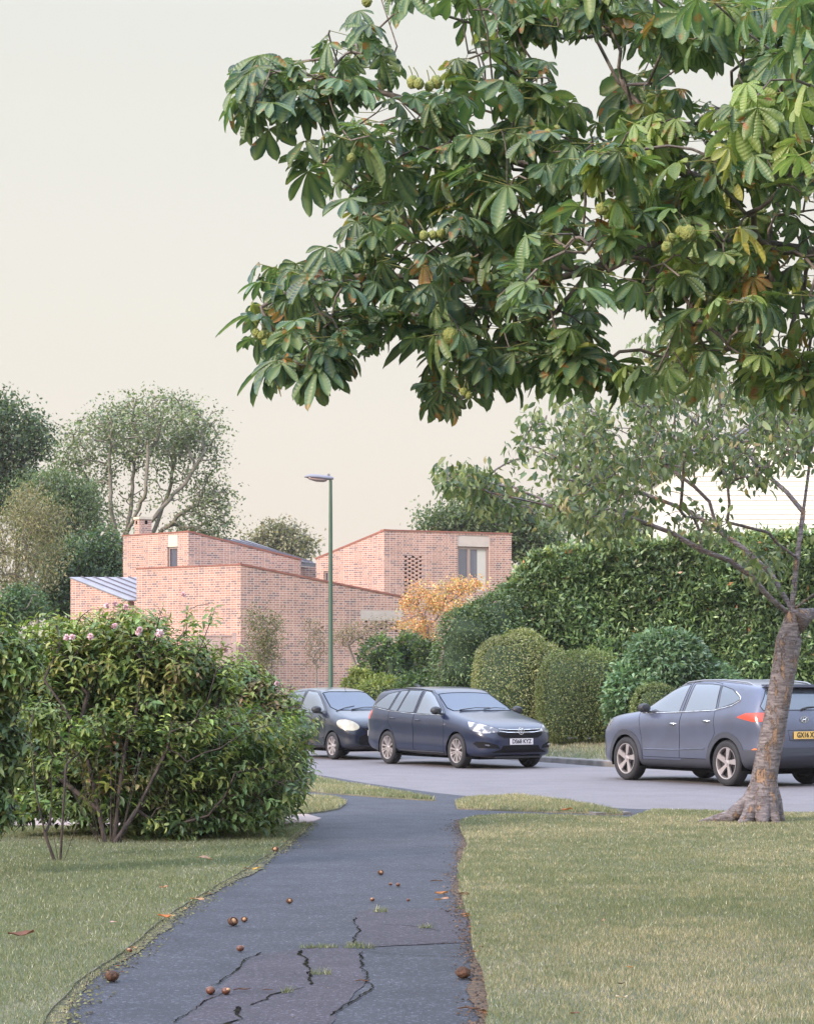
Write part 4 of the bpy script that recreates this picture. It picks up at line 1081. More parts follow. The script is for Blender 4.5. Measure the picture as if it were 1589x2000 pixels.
b = MB(); b.tube([(-1.45, 0, 1.585), (-1.55, 0, 1.625), (-1.62, 0, 1.63)], [.035, .022, .006], 8); b.build('roof_aerial', M['paint_grey'], root, 60, world_coords=False)

# ------------------------------------------------------------------ brick house
def wall_obj(name, parent, a, c, base, ztop_a, ztop_c, m, thick=.3, holes=None, extra_top=None):
    """wall from plan point a to c (seen face), local x along the wall, y into the building"""
    a = Vector(a); c = Vector(c); d = (c-a); Lw = d.length; ang = math.atan2(d.y, d.x)
    nrm = Vector((-d.y, d.x)).normalized()
    s = 1 if nrm.y > 0 else -1
    prof = [(0, base), (Lw, base), (Lw, ztop_c)] + (extra_top or []) + [(0, ztop_a)]
    def mk(prof, y0, y1):
        b = MB(); n = len(prof)
        b.add([(x, y0, z) for x, z in prof]+[(x, y1, z) for x, z in prof], [tuple(range(n))[::-1] if s > 0 else tuple(range(n)), tuple(range(n, 2*n))]+[(i, (i+1) % n, n+(i+1) % n, n+i) for i in range(n)])
        me = b.mesh('t', m); bm = bmesh.new(); bm.from_mesh(me); bmesh.ops.recalc_face_normals(bm, faces=bm.faces); bm.to_mesh(me); bm.free(); return me
    me = mk(prof, 0, s*thick)
    me.name = name
    o = link(name, me, parent)
    o.matrix_parent_inverse = Matrix.Identity(4)
    o.location = (a.x-parent.location.x, a.y-parent.location.y, -parent.location.z); o.rotation_euler = (0, 0, ang)
    if holes:
        b = MB()
        for (x0, x1, z0, z1, dep) in holes: b.box(((x0+x1)/2, s*(dep/2-.1), (z0+z1)/2), (x1-x0, dep+.2, z1-z0))
        hm = b.mesh('h', m); bm = bmesh.new(); bm.from_mesh(hm); bmesh.ops.recalc_face_normals(bm, faces=bm.faces); bm.to_mesh(hm); bm.free()
        ho = bpy.data.objects.new('h', hm); scene.collection.objects.link(ho); ho.parent = parent; ho.location = o.location; ho.rotation_euler = o.rotation_euler
        md = o.modifiers.new('b', 'BOOLEAN'); md.operation = 'DIFFERENCE'; md.solver = 'EXACT'; md.object = ho
        bpy.context.view_layer.update()
        dg = bpy.context.evaluated_depsgraph_get(); nm = bpy.data.meshes.new_from_object(o.evaluated_get(dg)); nm.name = name
        o.modifiers.clear(); o.data = nm; bpy.data.objects.remove(ho)
    return o, Lw, s
def on_wall(w, s, name, x0, x1, z0, z1, y0, y1, m, parent=None, bev=False):
    """box in wall-local coordinates, y positive = into the wall"""
    b = MB(); b.box(((x0+x1)/2, s*(y0+y1)/2, (z0+z1)/2), (x1-x0, abs(y1-y0), z1-z0))
    o = b.build(name, m, parent or w, world_coords=False); 
    return o
def coping(w, s, Lw, za, zc, w_=.36, out=.02, h=.05, x0=-.02):
    b = MB(); pts = [(x0, za), (Lw+.02, zc)]
    vs = []
    for x, z in pts:
        for y in (-out, w_-out):
            for e in (.002, h): vs.append((x, s*y, z+e))
    b.add(vs, [(0, 1, 3, 2), (4, 6, 7, 5), (0, 4, 5, 1), (2, 3, 7, 6), (1, 5, 7, 3), (0, 2, 6, 4)])
    return b.build('coping', M['coping'], w, world_coords=False)
def zat(py, d): return CAM_H+(HY-py)/F_PX*d
def xat(px, d): return (px-CX)/F_PX*d
def window(w, s, x0, x1, z0, z1, rec, fr=.07, mull=(), trans=(), m='pane', blind=None):
    """frame with panes set back in its opening"""
    b = MB(); y = s*(rec+.03)
    for a, c in ((x0, x0+fr), (x1-fr, x1)): b.box(((a+c)/2, y, (z0+z1)/2), (c-a, .06, z1-z0))
    for a, c in ((z0, z0+fr), (z1-fr, z1)): b.box(((x0+x1)/2, y, (a+c)/2), (x1-x0-2*fr-.002, .06, c-a))
    for q in mull: b.box((q, y, (z0+z1)/2), (fr*1.4, .058, z1-z0-2*fr-.002))
    fo = b.build('window', M['frame'], w, world_coords=False)
    g = MB(); g.box(((x0+x1)/2, s*(rec+.05), (z0+z1)/2), (x1-x0-.02, .01, z1-z0-.02)); g.build('window_pane', M[m], fo, world_coords=False)
    if blind:
        g = MB(); g.box(((blind[0]+blind[1])/2, s*(rec+.041), (z0+z1)/2), (blind[1]-blind[0], .006, z1-z0-2*fr)); g.build('blind', M['curtain'], fo, world_coords=False)
    return fo

GB = .3     # ground level at the house
A0 = (-5.41, 75.0); AL = (-9.12, 77.8); V_ = (.88, .475); AR = (A0[0]+V_[0]*6.0, A0[1]+V_[1]*6.0)
house = empty('brick_house', (A0[0], A0[1], GB), 'angular red brick house with sloping parapets and zinc roofs behind the parked cars', 'house')
zA = zat(1104, 75)
w, Lw, s = wall_obj('wall', house, AL, A0, GB, zat(1112, 77.8), zA, M['brick']); coping(w, s, Lw, zat(1112, 77.8), zA, h=.045)
def wx(a, v, px):      # distance along the wall from a (direction v) that lands on column px
    k = (px-CX)/F_PX; v = Vector(v).normalized()
    return (k*a[1]-a[0])/(v.x-k*v.y)
def wz(a, v, t, py): v = Vector(v).normalized(); return zat(py, a[1]+v.y*t)
hol = []
lt0, lt1 = wx(A0, V_, 704), wx(A0, V_, 786)
zl0, zl1 = wz(A0, V_, lt0, 1212), wz(A0, V_, lt0, 1192)
rng_h = 0
for c_ in range(8):
    x0 = lt0+.16+c_*.19
    for r_ in range(5):
        if (c_+r_) % 2 == 0: hol.append((x0, x0+.11, zl0-.075*(r_+1)+.008, zl0-.075*r_-.008, .14))
hol.append((lt0, lt1-.02, zl0+.002, zl1, .04))
zr_ = zat(1168, AR[1])
w, Lw, s = wall_obj('wall', house, A0, AR, GB, zA, zr_, M['brick'], holes=hol); coping(w, s, Lw, zA, zr_, h=.07)
on_wall(w, s, 'lintel', lt0+.003, lt1-.023, zl0+.005, zl1-.003, -.004, .036, M['stone'])
wallA = w
# C: taller volume in the middle with narrow window
C0 = (-7.96, 84.0); CL = (xat(240.4, 86.35), 86.35); tC = 4.55; CR = (C0[0]+V_[0]*tC, C0[1]+V_[1]*tC)
zC = zat(1039.6, 84)
vL = (Vector(C0)-Vector(CL)); 
cx0, cx1 = wx(CL, vL, 327), wx(CL, vL, 346.5)
zs0, zs1 = wz(CL, vL, cx0, 1068.5), wz(CL, vL, cx0, 1045)
w, Lw, s = wall_obj('wall', house, CL, C0, GB, zat(1047.7, 86.35), zC, M['brick'], holes=[(cx0, cx1, wz(CL, vL, cx0, 1125), zs1, .16)]); coping(w, s, Lw, zat(1047.7, 86.35), zC, h=.05)
on_wall(w, s, 'stone_panel', cx0+.012, cx1-.003, zs0, zs1-.004, .01, .10, M['cream'])
window(w, s, cx0+.004, cx1-.004, wz(CL, vL, cx0, 1124), zs0-.004, .06, .07)
zCr = zat(1095, CR[1])
w, Lw, s = wall_obj('wall', house, C0, CR, GB, zC, zCr, M['brick']); coping(w, s, Lw, zC, zCr, h=.07)
wsl0 = wx(C0, V_, 543); on_wall(w, s, 'coping_vent', wsl0, wsl0+.45, wz(C0, V_, wsl0, 1119), wz(C0, V_, wsl0, 1116.5), -.02, .05, M['zincdark'])
# sloping zinc roof behind C's parapet
def roof(name, q, parent, m, seams=6, thick=.05, edge_m='zincdark'):
    """q: front-left, front-right, back-right, back-left"""
    q = [Vector(p) for p in q]; n = (q[1]-q[0]).cross(q[3]-q[0]).normalized(); n = n if n.z > 0 else -n
    b = MB(); b.add(q+[p-n*thick for p in q], [(0, 1, 2, 3), (7, 6, 5, 4), (0, 4, 5, 1), (1, 5, 6, 2), (2, 6, 7, 3), (3, 7, 4, 0)])
    o = b.build(name, m, parent, 30)
    for i in range(1, seams):
        t = i/seams; a = q[0].lerp(q[3], t); c = q[1].lerp(q[2], t)
        k = MB(); sd_ = (q[3]-q[0]).normalized()*.022
        k.add([a-sd_, a+sd_, c+sd_, c-sd_, a-sd_+n*.05, a+sd_+n*.035, c+sd_+n*.035, c-sd_+n*.05], [(0, 3, 2, 1), (4, 5, 6, 7), (0, 1, 5, 4), (1, 2, 6, 5), (2, 3, 7, 6), (3, 0, 4, 7)])
        k.build('roof_seam', M[edge_m], o)
    return o
def pz(px, py, d): p = P(px, py, d); return (p.x, p.y, p.z)
roof('roof', [pz(420, 1052, 85.3), pz(590, 1096, 87.0), pz(617, 1100, 91.0), pz(485, 1056, 91.0)], house, M['zinc'], 4)
b = MB(); q = [pz(588, 1098, 87.1), pz(617, 1101, 91.0), pz(617, 1107, 91.05), pz(588, 1106, 87.15)]
b.add(q+[(x, y+.05, z) for x, y, z in q], [(0, 1, 2, 3), (7, 6, 5, 4), (0, 4, 5, 1), (3, 2, 6, 7)]); b.build('gutter', M['zincdark'], house)
w, Lw, s = wall_obj('wall', house, (xat(580, 88), 88), (xat(622, 88.3), 88.3), GB, zat(1107, 88), zat(1107, 88.3), M['brick'])
# chimney
cc = P(276, 1045, 88.5); ch = MB()
cw = (298-276)/F_PX*88.5
ctop = zat(1013.5, 88.5)
rotc = Matrix.Rotation(math.atan2(V_[1], V_[0]), 3, 'Z')
ctr = Vector((cc.x+.02, 88.9, 0))
b = MB(); b.box((0, 0, (ctop+5)/2), (.50, .52, ctop-5)); me = b.mesh('chimney', M['brick'])
co = link('chimney', me, house); co.matrix_parent_inverse = Matrix.Identity(4); co.location = (ctr.x-house.location.x, ctr.y-house.location.y, -GB); co.rotation_euler = (0, 0, math.atan2(V_[1], V_[0]))
b = MB(); b.box((0, 0, ctop+.05), (.56, .58, .10)); b.build('chimney_cap', M['cream'], co, world_coords=False)
for (x, y, sx, sy) in ((.02, -.262, .11, .01), (-.252, .05, .01, .14)):
    b = MB(); b.box((x, y, ctop-.12), (sx, sy, .13)); b.build('vent', M['dark'], co, world_coords=False)
# low wing with standing-seam roof, left
P0 = (-11.6, 79.5); P1 = (-9.43, 78.0)
z0_, z1_ = zat(1127, 79.5), zat(1171.5, 78.0)
w, Lw, s = wall_obj('wall', house, P0, P1, GB, z0_-.06, z1_-.06, M['brick'])
wall_obj('wall', house, P1, (P1[0]+1.2, P1[1]+.12), GB, z1_-.2, z1_-.2, M['brick'])
roof('roof', [(P0[0]-.04, P0[1], z0_), (P1[0]-.02, P1[1]-.06, z1_), (P1[0]+3.2, P1[1]+.26, z1_), (P0[0]+3.2, P0[1]+.32, z0_)], house, M['zinc'], 8)
# B: right volume
B0 = (-.83, 84.0); BR = (xat(998.5, 86.0), 86.0); BL = (xat(617, 86.2), 86.2); zB = zat(1037, 84); zBL = zat(1093, 86.2)
vB = Vector(BR)-Vector(B0)
hb = []
for c_ in range(5):
    xx = wx(B0, vB, 789.5+c_*7.2)
    for r_ in range(22):
        if (r_+c_) % 2 == 0:
            zt_ = wz(B0, vB, xx, 1086)-.075*r_
            hb.append((xx, xx+.105, zt_-.066, zt_, .14))
bx0, bx1 = wx(B0, vB, 893), wx(B0, vB, 955)
zb1, zb2, zb0 = wz(B0, vB, bx0, 1068), wz(B0, vB, bx0, 1045), wz(B0, vB, bx0, 1158)
hb.append((bx0, bx1, zb0, zb2, .18))
wx0, wx1 = wx(B0, vB, 789), wx(B0, vB, 821); hb.append((wx0, wx1, wz(B0, vB, wx0, 1262), wz(B0, vB, wx0, 1229), .12))
zBr = zat(1044, 86.0)
w, Lw, s = wall_obj('wall', house, B0, BR, GB, zB, zBr, M['brick'], holes=hb); coping(w, s, Lw, zB, zBr, h=.06)
on_wall(w, s, 'stone_panel', bx0+.004, bx1-.004, zb1+.02, zb2-.004, .02, .12, M['stone'])
window(w, s, bx0+.006, bx1-.006, zb0, zb1, .08, .08, mull=((bx0*.62+bx1*.38),), blind=(bx0+(bx1-bx0)*.66, bx1-.09))
window(w, s, wx0+.006, wx1-.006, wz(B0, vB, wx0, 1262), wz(B0, vB, wx0, 1229)-.004, .03, .05)
zh0 = wz(B0, vB, wx0, 1228); b = MB(); x0, x1 = wx0-.03, wx1+.03
b.add([(x0, s*0, zh0), (x1, 0, zh0), ((x0+x1)/2, 0, zh0+.24), (x0, -s*.22, zh0), (x1, -s*.22, zh0), ((x0+x1)/2, -s*.22, zh0+.22)], [(0, 1, 2), (3, 5, 4), (0, 3, 4, 1), (1, 4, 5, 2), (2, 5, 3, 0)])
b.build('window_hood', M['zinc'], w, world_coords=False)
vBL = Vector(B0)-Vector(BL); sx0, sx1 = wx(BL, vBL, 632), wx(BL, vBL, 641)
w, Lw, s = wall_obj('wall', house, BL, B0, GB, zBL, zB, M['brick'], holes=[(sx0, sx1, wz(BL, vBL, sx0, 1150), wz(BL, vBL, sx0, 1115.6), .16)]); coping(w, s, Lw, zBL, zB, h=.07)
window(w, s, sx0+.005, sx1-.005, wz(BL, vBL, sx0, 1149), wz(BL, vBL, sx0, 1116), .05, .06)
# flat infill roofs so the volumes are closed from above
for nm, q in (('A', [AL, A0, AR, (AR[0]-1.5, AR[1]+6), (AL[0]+.5, AL[1]+7)]), ('B', [BL, B0, BR, (BR[0]-1, BR[1]+6), (BL[0]+1, BL[1]+5)]), ('C', [CL, C0, CR, (CR[0]-1, CR[1]+5), (CL[0]+1, CL[1]+5)])):
    zz = {'A': zr_-.25, 'B': zBL-.3, 'C': zCr-.3}[nm]
    b = MB(); b.add([(x, y+.32, zz) for x, y in q]+[(x, y+.32, zz-.1) for x, y in q], [tuple(range(5)), tuple(range(9, 4, -1))]); b.build('flat_roof', M['zincdark'], house)
# rear walls, so that the house is closed
for a, c, z_ in (((BR[0]-.03, BR[1]+.02), (BR[0]-2, BR[1]+6), zBL), ((AL[0]+.03, AL[1]+.02), (AL[0]+1.5, AL[1]+7), zr_), ((CL[0]+.05, CL[1]+.02), (CL[0]+2, CL[1]+5), zCr)):
    wall_obj('wall', house, a, c, GB, z_, z_, M['brick'], thick=.02)

# pale timber fence at the corner of the wall
fn = empty('timber_fence', (-6.6, 74.6, GB), 'pale vertical board fence against the foot of the brick wall', 'fence')
b = MB(); fx0, fx1 = xat(385, 74.4), xat(452, 74.4); zf = zat(1243, 74.4)
n_ = 9
for i in range(n_):
    x = fx0+(fx1-fx0)*(i+.5)/n_; b.box((x, 74.6, (GB+zf)/2), ((fx1-fx0)/n_-.012, .03, zf-GB))
b.box(((fx0+fx1)/2, 74.64, zf-.25), (fx1-fx0, .04, .09)); b.box(((fx0+fx1)/2, 74.64, GB+.35), (fx1-fx0, .04, .09))
b.build('boards', M['timber'], fn)
b = MB(); b.box((fx1+.08, 74.6, (GB+zf+.12)/2), (.12, .12, zf+.12-GB)); b.build('post', M['timber'], fn)
b = MB(); b.box(((fx0+fx1)/2, 74.6, zf+.02), (fx1-fx0, .09, .04)); b.build('rail', M['timber'], fn)

# ------------------------------------------------------------------ white weatherboard house, right
wh = empty('weatherboard_house', (12, 75, .3), 'white weatherboard gable house glimpsed behind the cherry tree and the tall hedge', 'house')
xl = xat(1333, 75); xr_ = xl+7.4; ridge_x = (xl+xr_)/2; ze = 9.0; zri = 10.4
b = MB(); z = 1.2; step = .155
def gable_x(z_):
    if z_ <= ze: return xl, xr_
    t = (z_-ze)/(zri-ze); return xl+(ridge_x-xl)*t, xr_-(xr_-ridge_x)*t
while z < zri-.05:
    a0, a1 = gable_x(z); c0, c1 = gable_x(min(z+step, zri))
    b.add([(a0, 75.0-.022, z), (a1, 75.0-.022, z), (c1, 75.0, z+step), (c0, 75.0, z+step), (a0, 75.01, z), (a1, 75.01, z)], [(0, 1, 2, 3), (0, 4, 5, 1)])
    z += step
b.build('weatherboard', M['board'], wh)
b = MB(); b.box(((xl+xr_)/2, 75.2, .75), (xr_-xl, .36, .9)); b.build('plinth', M['brick'], wh)
b = MB(); b.add([(xl, 75.02, .3), (xl, 84, .3), (xl, 84, ze), (xl, 75.02, ze)], [(0, 1, 2, 3)]); b.build('side_wall', M['board'], wh); b = MB(); b.add([(xr_, 75.02, .3), (xr_, 84, .3), (xr_, 84, ze), (xr_, 75.02, ze)], [(3, 2, 1, 0)]); b.build('side_wall', M['board'], wh)
for sx, ex in ((xl-.35, ridge_x), (xr_+.35, ridge_x)):
    dz = ze-.35*(zri-ze)/(ridge_x-xl)
    roof('roof', [(sx, 74.7, dz+.1), (ex, 74.7, zri+.1), (ex, 84.3, zri+.1), (sx, 84.3, dz+.1)], wh, M['slate'], 1, .16)
for px0, px1, py0, py1 in ((1285, 1297, 1046, 1064), (1425, 1456, 1040, 1066)):
    x0, x1, z1, z0 = xat(px0, 74.95), xat(px1, 74.95), zat(py0, 74.95), zat(py1+12, 74.95)
    if x0 < xl: continue
    b = MB(); fr = .06
    for a, c in ((x0, x0+fr), (x1-fr, x1), ((x0+x1)/2-.03, (x0+x1)/2+.03)): b.box(((a+c)/2, 74.94, (z0+z1)/2), (c-a, .06, z1-z0))
    b.box(((x0+x1)/2, 74.942, z1-.03), (x1-x0, .05, .06)); b.box(((x0+x1)/2, 74.942, z0+.03), (x1-x0, .05, .06))
    fo = b.build('window', M['board'], wh); g = MB(); g.box(((x0+x1)/2, 74.965, (z0+z1)/2), (x1-x0-.02, .01, z1-z0-.02)); g.build('window_pane', M['pane'], fo)

# ------------------------------------------------------------------ street lamp
ld = 55.0; lx = xat(645.5, ld); gz_ = .16
lamp = empty('street_lamp', (lx, ld, gz_), 'tall slim green street lamp with a flat grey head, standing before the brick house', 'street lamp')
ztop = zat(938, ld)
b = MB(); b.lathe([(.085, gz_-.1), (.085, gz_+1.15), (.06, gz_+1.28), (.045, ztop-.9), (.038, ztop)], 20, 0, 'z', (lx, ld, 0)); b.build('post', M['lamp_post'], lamp, 50)
b = MB()     # cast head, leaning up to the left
def ring(t, hw, hh, zc): return [(lx+.07-t, ld+hw*math.cos(a), zc+hh*math.sin(a)*(1 if math.sin(a) > 0 else .45)) for a in [2*math.pi*k/18 for k in range(18)]]
secs = [(0, .05, .035, .055), (.05, .075, .06, .055), (.18, .11, .075, .06), (.38, .14, .075, .085), (.55, .13, .065, .10), (.64, .09, .045, .10), (.70, .03, .015, .095)]
vs = []
for t, hw, hh, zc in secs: vs += ring(t, hw, hh, ztop+zc-.02)
n = 18
b.add(vs, [(i*n+k, i*n+(k+1) % n, (i+1)*n+(k+1) % n, (i+1)*n+k) for i in range(len(secs)-1) for k in range(n)]+[tuple(range(n))[::-1], tuple((len(secs)-1)*n+k for k in range(n))])
hd_ = b.build('lamp_head', M['lamp_head'], lamp, 50)
b = MB(); vs = []
secs = [(.16, .07, .02, .0), (.24, .10, .05, .005), (.42, .115, .055, .02), (.58, .09, .035, .05), (.64, .03, .01, .07)]
for t, hw, hh, zc in secs: vs += [(lx+.07-t, ld+hw*math.cos(a), ztop+zc+hh*math.sin(a)) for a in [2*math.pi*k/n for k in range(n)]]
b.add(vs, [(i*n+k, i*n+(k+1) % n, (i+1)*n+(k+1) % n, (i+1)*n+k) for i in range(len(secs)-1) for k in range(n)]+[tuple(range(n))[::-1], tuple((len(secs)-1)*n+k for k in range(n))])
b.build('lamp_bowl', M['lamp_glass'], hd_, 50)
b = MB(); b.lathe([(.001, ztop+.16), (.028, ztop+.155), (.035, ztop+.12), (.035, ztop+.09)], 14, 0, 'z', (lx-.05, ld, 0)); b.build('photocell', M['lamp_head'], hd_, 50)
b = MB(); b.box((lx, ld-.087, gz_+.65), (.09, .012, .45)); b.build('access_door', M['lamp_post'], lamp)

# ------------------------------------------------------------------ far trees
def ell_pts(r, ells, n, d, shell=.55, depth=1.0):
    """points in ellipsoids given in photo pixels at distance d: (px, py, rx, ry[, weight])"""
    w = np.array([e[2]*e[3]*(e[4] if len(e) > 4 else 1) for e in ells], float); w /= w.sum()
    k = r.choice(len(ells), n, p=w); u = rand_dirs(r, n); rad = shell+(1-shell)*r.random(n)
    rad = np.where(r.random(n) < .35, r.random(n)**.5, rad)
    th_ = np.arctan2(u[:, 2], u[:, 0])+6; rad = rad*(.72+.56*vnoise(th_+k*7.3, u[:, 1]+3, .45, int(r.integers(999))))
    out = []; no = []
    for i in range(n):
        e = ells[k[i]]; s = d/F_PX
        c = P(e[0], e[1], d); q = u[i]*rad[i]
        out.append((c.x+q[0]*e[2]*s, c.y+q[1]*e[2]*s*depth, c.z+q[2]*e[3]*s)); no.append(u[i])
    return np.array(out), np.array(no)
def far_tree(name, label, base, d, ells, nclus, per, size, cols, wts=None, seeds=None, sig=.35, bark='far_bark', tip=.018, group='trees beyond the houses', shell=.55, seed=1, tpl=DIAM, gz=.3, cat='tree', power=.46, droop=.1):
    r = np.random.default_rng(seed)
    bx = xat(base, d); root = empty(name, (bx, d, gz), label, cat, group)
    pts, no = ell_pts(r, ells, nclus, d, shell)
    pts = pts[pts[:, 2] > gz+.4]; no = no[:len(pts)]
    sd_ = [[(bx, d, gz)]+([(bx, d, gz+.8)])]
    if seeds:
        sd_ = [[(bx, d, gz)]+[(xat(a, d+dd), d+dd, zat(c, d+dd)) for a, c, dd in seeds[0]]]+[[(xat(a, d+dd), d+dd, zat(c, d+dd)) for a, c, dd in s] for s in seeds[1:]]
    sk = grow(sd_, pts, r, wl=.25, tip=tip, wander=.10, power=power, steps=2)
    skeleton_mesh('trunk', sk, M[bark], root, nmin=3, thick=lambda A, q: np.minimum(q, np.interp(A[:, 2], [gz+1, gz+5, gz+12], [.2, .12, .07])*d/100))
    per = int(per*1.45); size *= .78
    C_ = np.repeat(pts, per, 0)+r.normal(0, sig, (len(pts)*per, 3))*np.array([1, 1, .75])
    leaf = leaf_cloud(r, C_, tpl, np.full(len(C_), size), cols, None, wts, droop=droop)
    # clump tone: every spray of leaves has its own tint
    tint = np.repeat(np.exp(r.normal(0, .22, (len(pts), 1))), per*len(tpl[0]), 0)
    merge_cloud('crown', [(leaf[0], leaf[1], leaf[2]*tint)], M['leaf'], root)
    return root
OAK = [(.05, .09, .05), (.07, .12, .06), (.12, .15, .07)]
ASH = [(.15, .19, .10), (.19, .22, .12), (.12, .16, .09)]
far_tree('ash_tree', 'tall airy ash tree with many pale limbs showing, above the house chimney', 225, 108,
    [(300, 835, 120, 62, 1.6), (200, 865, 85, 50), (385, 880, 60, 70), (415, 985, 42, 62), (150, 935, 55, 60), (300, 930, 110, 60, .18), (370, 1050, 50, 40, .6), (235, 1010, 60, 60, .25), (420, 1060, 25, 35), (400, 1020, 50, 50, .8), (160, 1010, 45, 60, .7), (200, 1080, 60, 50, .7)], 780, 15, .20, ASH, seed=3, sig=.36, tip=.026, power=.38, shell=.75,
    seeds=[[(222, 1150, 0), (235, 1080, 0), (255, 1000, 0), (262, 920, 0), (270, 850, 0)], [(222, 1150, 0), (290, 1060, 1), (330, 960, 1), (345, 870, 1)], [(235, 1080, 0), (310, 1000, -1), (370, 930, -1), (400, 880, -1)], [(222, 1150, 0), (190, 1040, 1), (180, 960, 1), (150, 900, 1)], [(240, 1060, 0), (285, 960, -2), (290, 860, -2)], [(290, 1060, 1), (360, 1000, 0), (415, 970, 0)], [(235, 1080, 0), (215, 980, -1), (215, 880, -1)]])
far_tree('oak_tree', 'dark dense oak at the left edge of the picture', 20, 112, [(10, 860, 60, 80), (70, 860, 38, 45), (30, 960, 60, 60), (-60, 900, 70, 120), (15, 800, 25, 25)], 420, 34, .24, OAK, seed=4, sig=.42, bark='bark_dark')
far_tree('willow_tree', 'mid-green drooping tree between the dark oak and the ash', 150, 102, [(105, 960, 55, 45), (80, 1010, 60, 50), (160, 990, 40, 50), (110, 1080, 60, 60)], 400, 30, .20, [(.10, .15, .07), (.13, .18, .08)], seed=5, sig=.34, droop=.9, tpl=LANCE)
far_tree('birch_tree', 'yellowing birch with drooping twigs at the left behind the flowering shrub', 70, 92, [(50, 1015, 55, 50), (10, 1090, 60, 70), (95, 1090, 38, 65), (105, 1005, 32, 32), (60, 970, 25, 25), (-50, 1060, 60, 90), (30, 1150, 60, 30)], 420, 24, .15, [(.24, .22, .12), (.19, .20, .10), (.28, .24, .14)], seed=6, sig=.30, droop=1.0, tpl=LANCE, tip=.008,
    seeds=[[(72, 1180, 0), (60, 1120, 0), (45, 1050, 0), (55, 990, 0)]])
far_tree('evergreen_tree', 'dark bushy evergreen filling the gap left of the zinc-roofed wing', 160, 96, [(150, 1120, 50, 60), (200, 1090, 40, 60), (110, 1160, 50, 45), (175, 1180, 60, 40), (225, 1150, 30, 50)], 330, 34, .20, [(.035, .075, .035), (.055, .10, .045), (.09, .14, .05)], seed=7, sig=.36, bark='bark_dark')
far_tree('garden_shrub', 'small rounded green shrub at the far left, above the flowering shrub', 50, 70, [(45, 1185, 42, 34), (5, 1205, 40, 30)], 150, 26, .13, [(.09, .15, .06), (.06, .12, .055)], seed=8, sig=.16, group=None, cat='shrub')
far_tree('distant_tree', 'small hazy rounded tree on the skyline between the two brick volumes', 555, 170, [(545, 1055, 42, 24), (580, 1070, 30, 22), (520, 1060, 28, 20), (548, 1040, 22, 14)], 170, 22, .34, [(.17, .17, .10), (.21, .19, .12)], seed=9, sig=.55)
far_tree('spreading_tree', 'broad green tree rising behind the right end of the brick house', 980, 112, [(940, 1010, 70, 32), (1010, 1005, 50, 34), (860, 1022, 45, 22), (1040, 1050, 48, 40), (980, 1050, 60, 40), (1075, 1075, 25, 40)], 460, 30, .23, [(.10, .14, .06), (.14, .17, .08), (.07, .11, .055)], seed=10, sig=.42)
far_tree('hedge_tree', 'low grey-green tree glimpsed between the tall hedge and the white house', 1240, 95, [(1240, 1055, 60, 28), (1190, 1065, 40, 22), (1300, 1060, 50, 26)], 170, 28, .22, [(.11, .14, .09), (.14, .16, .10)], seed=11, sig=.38)

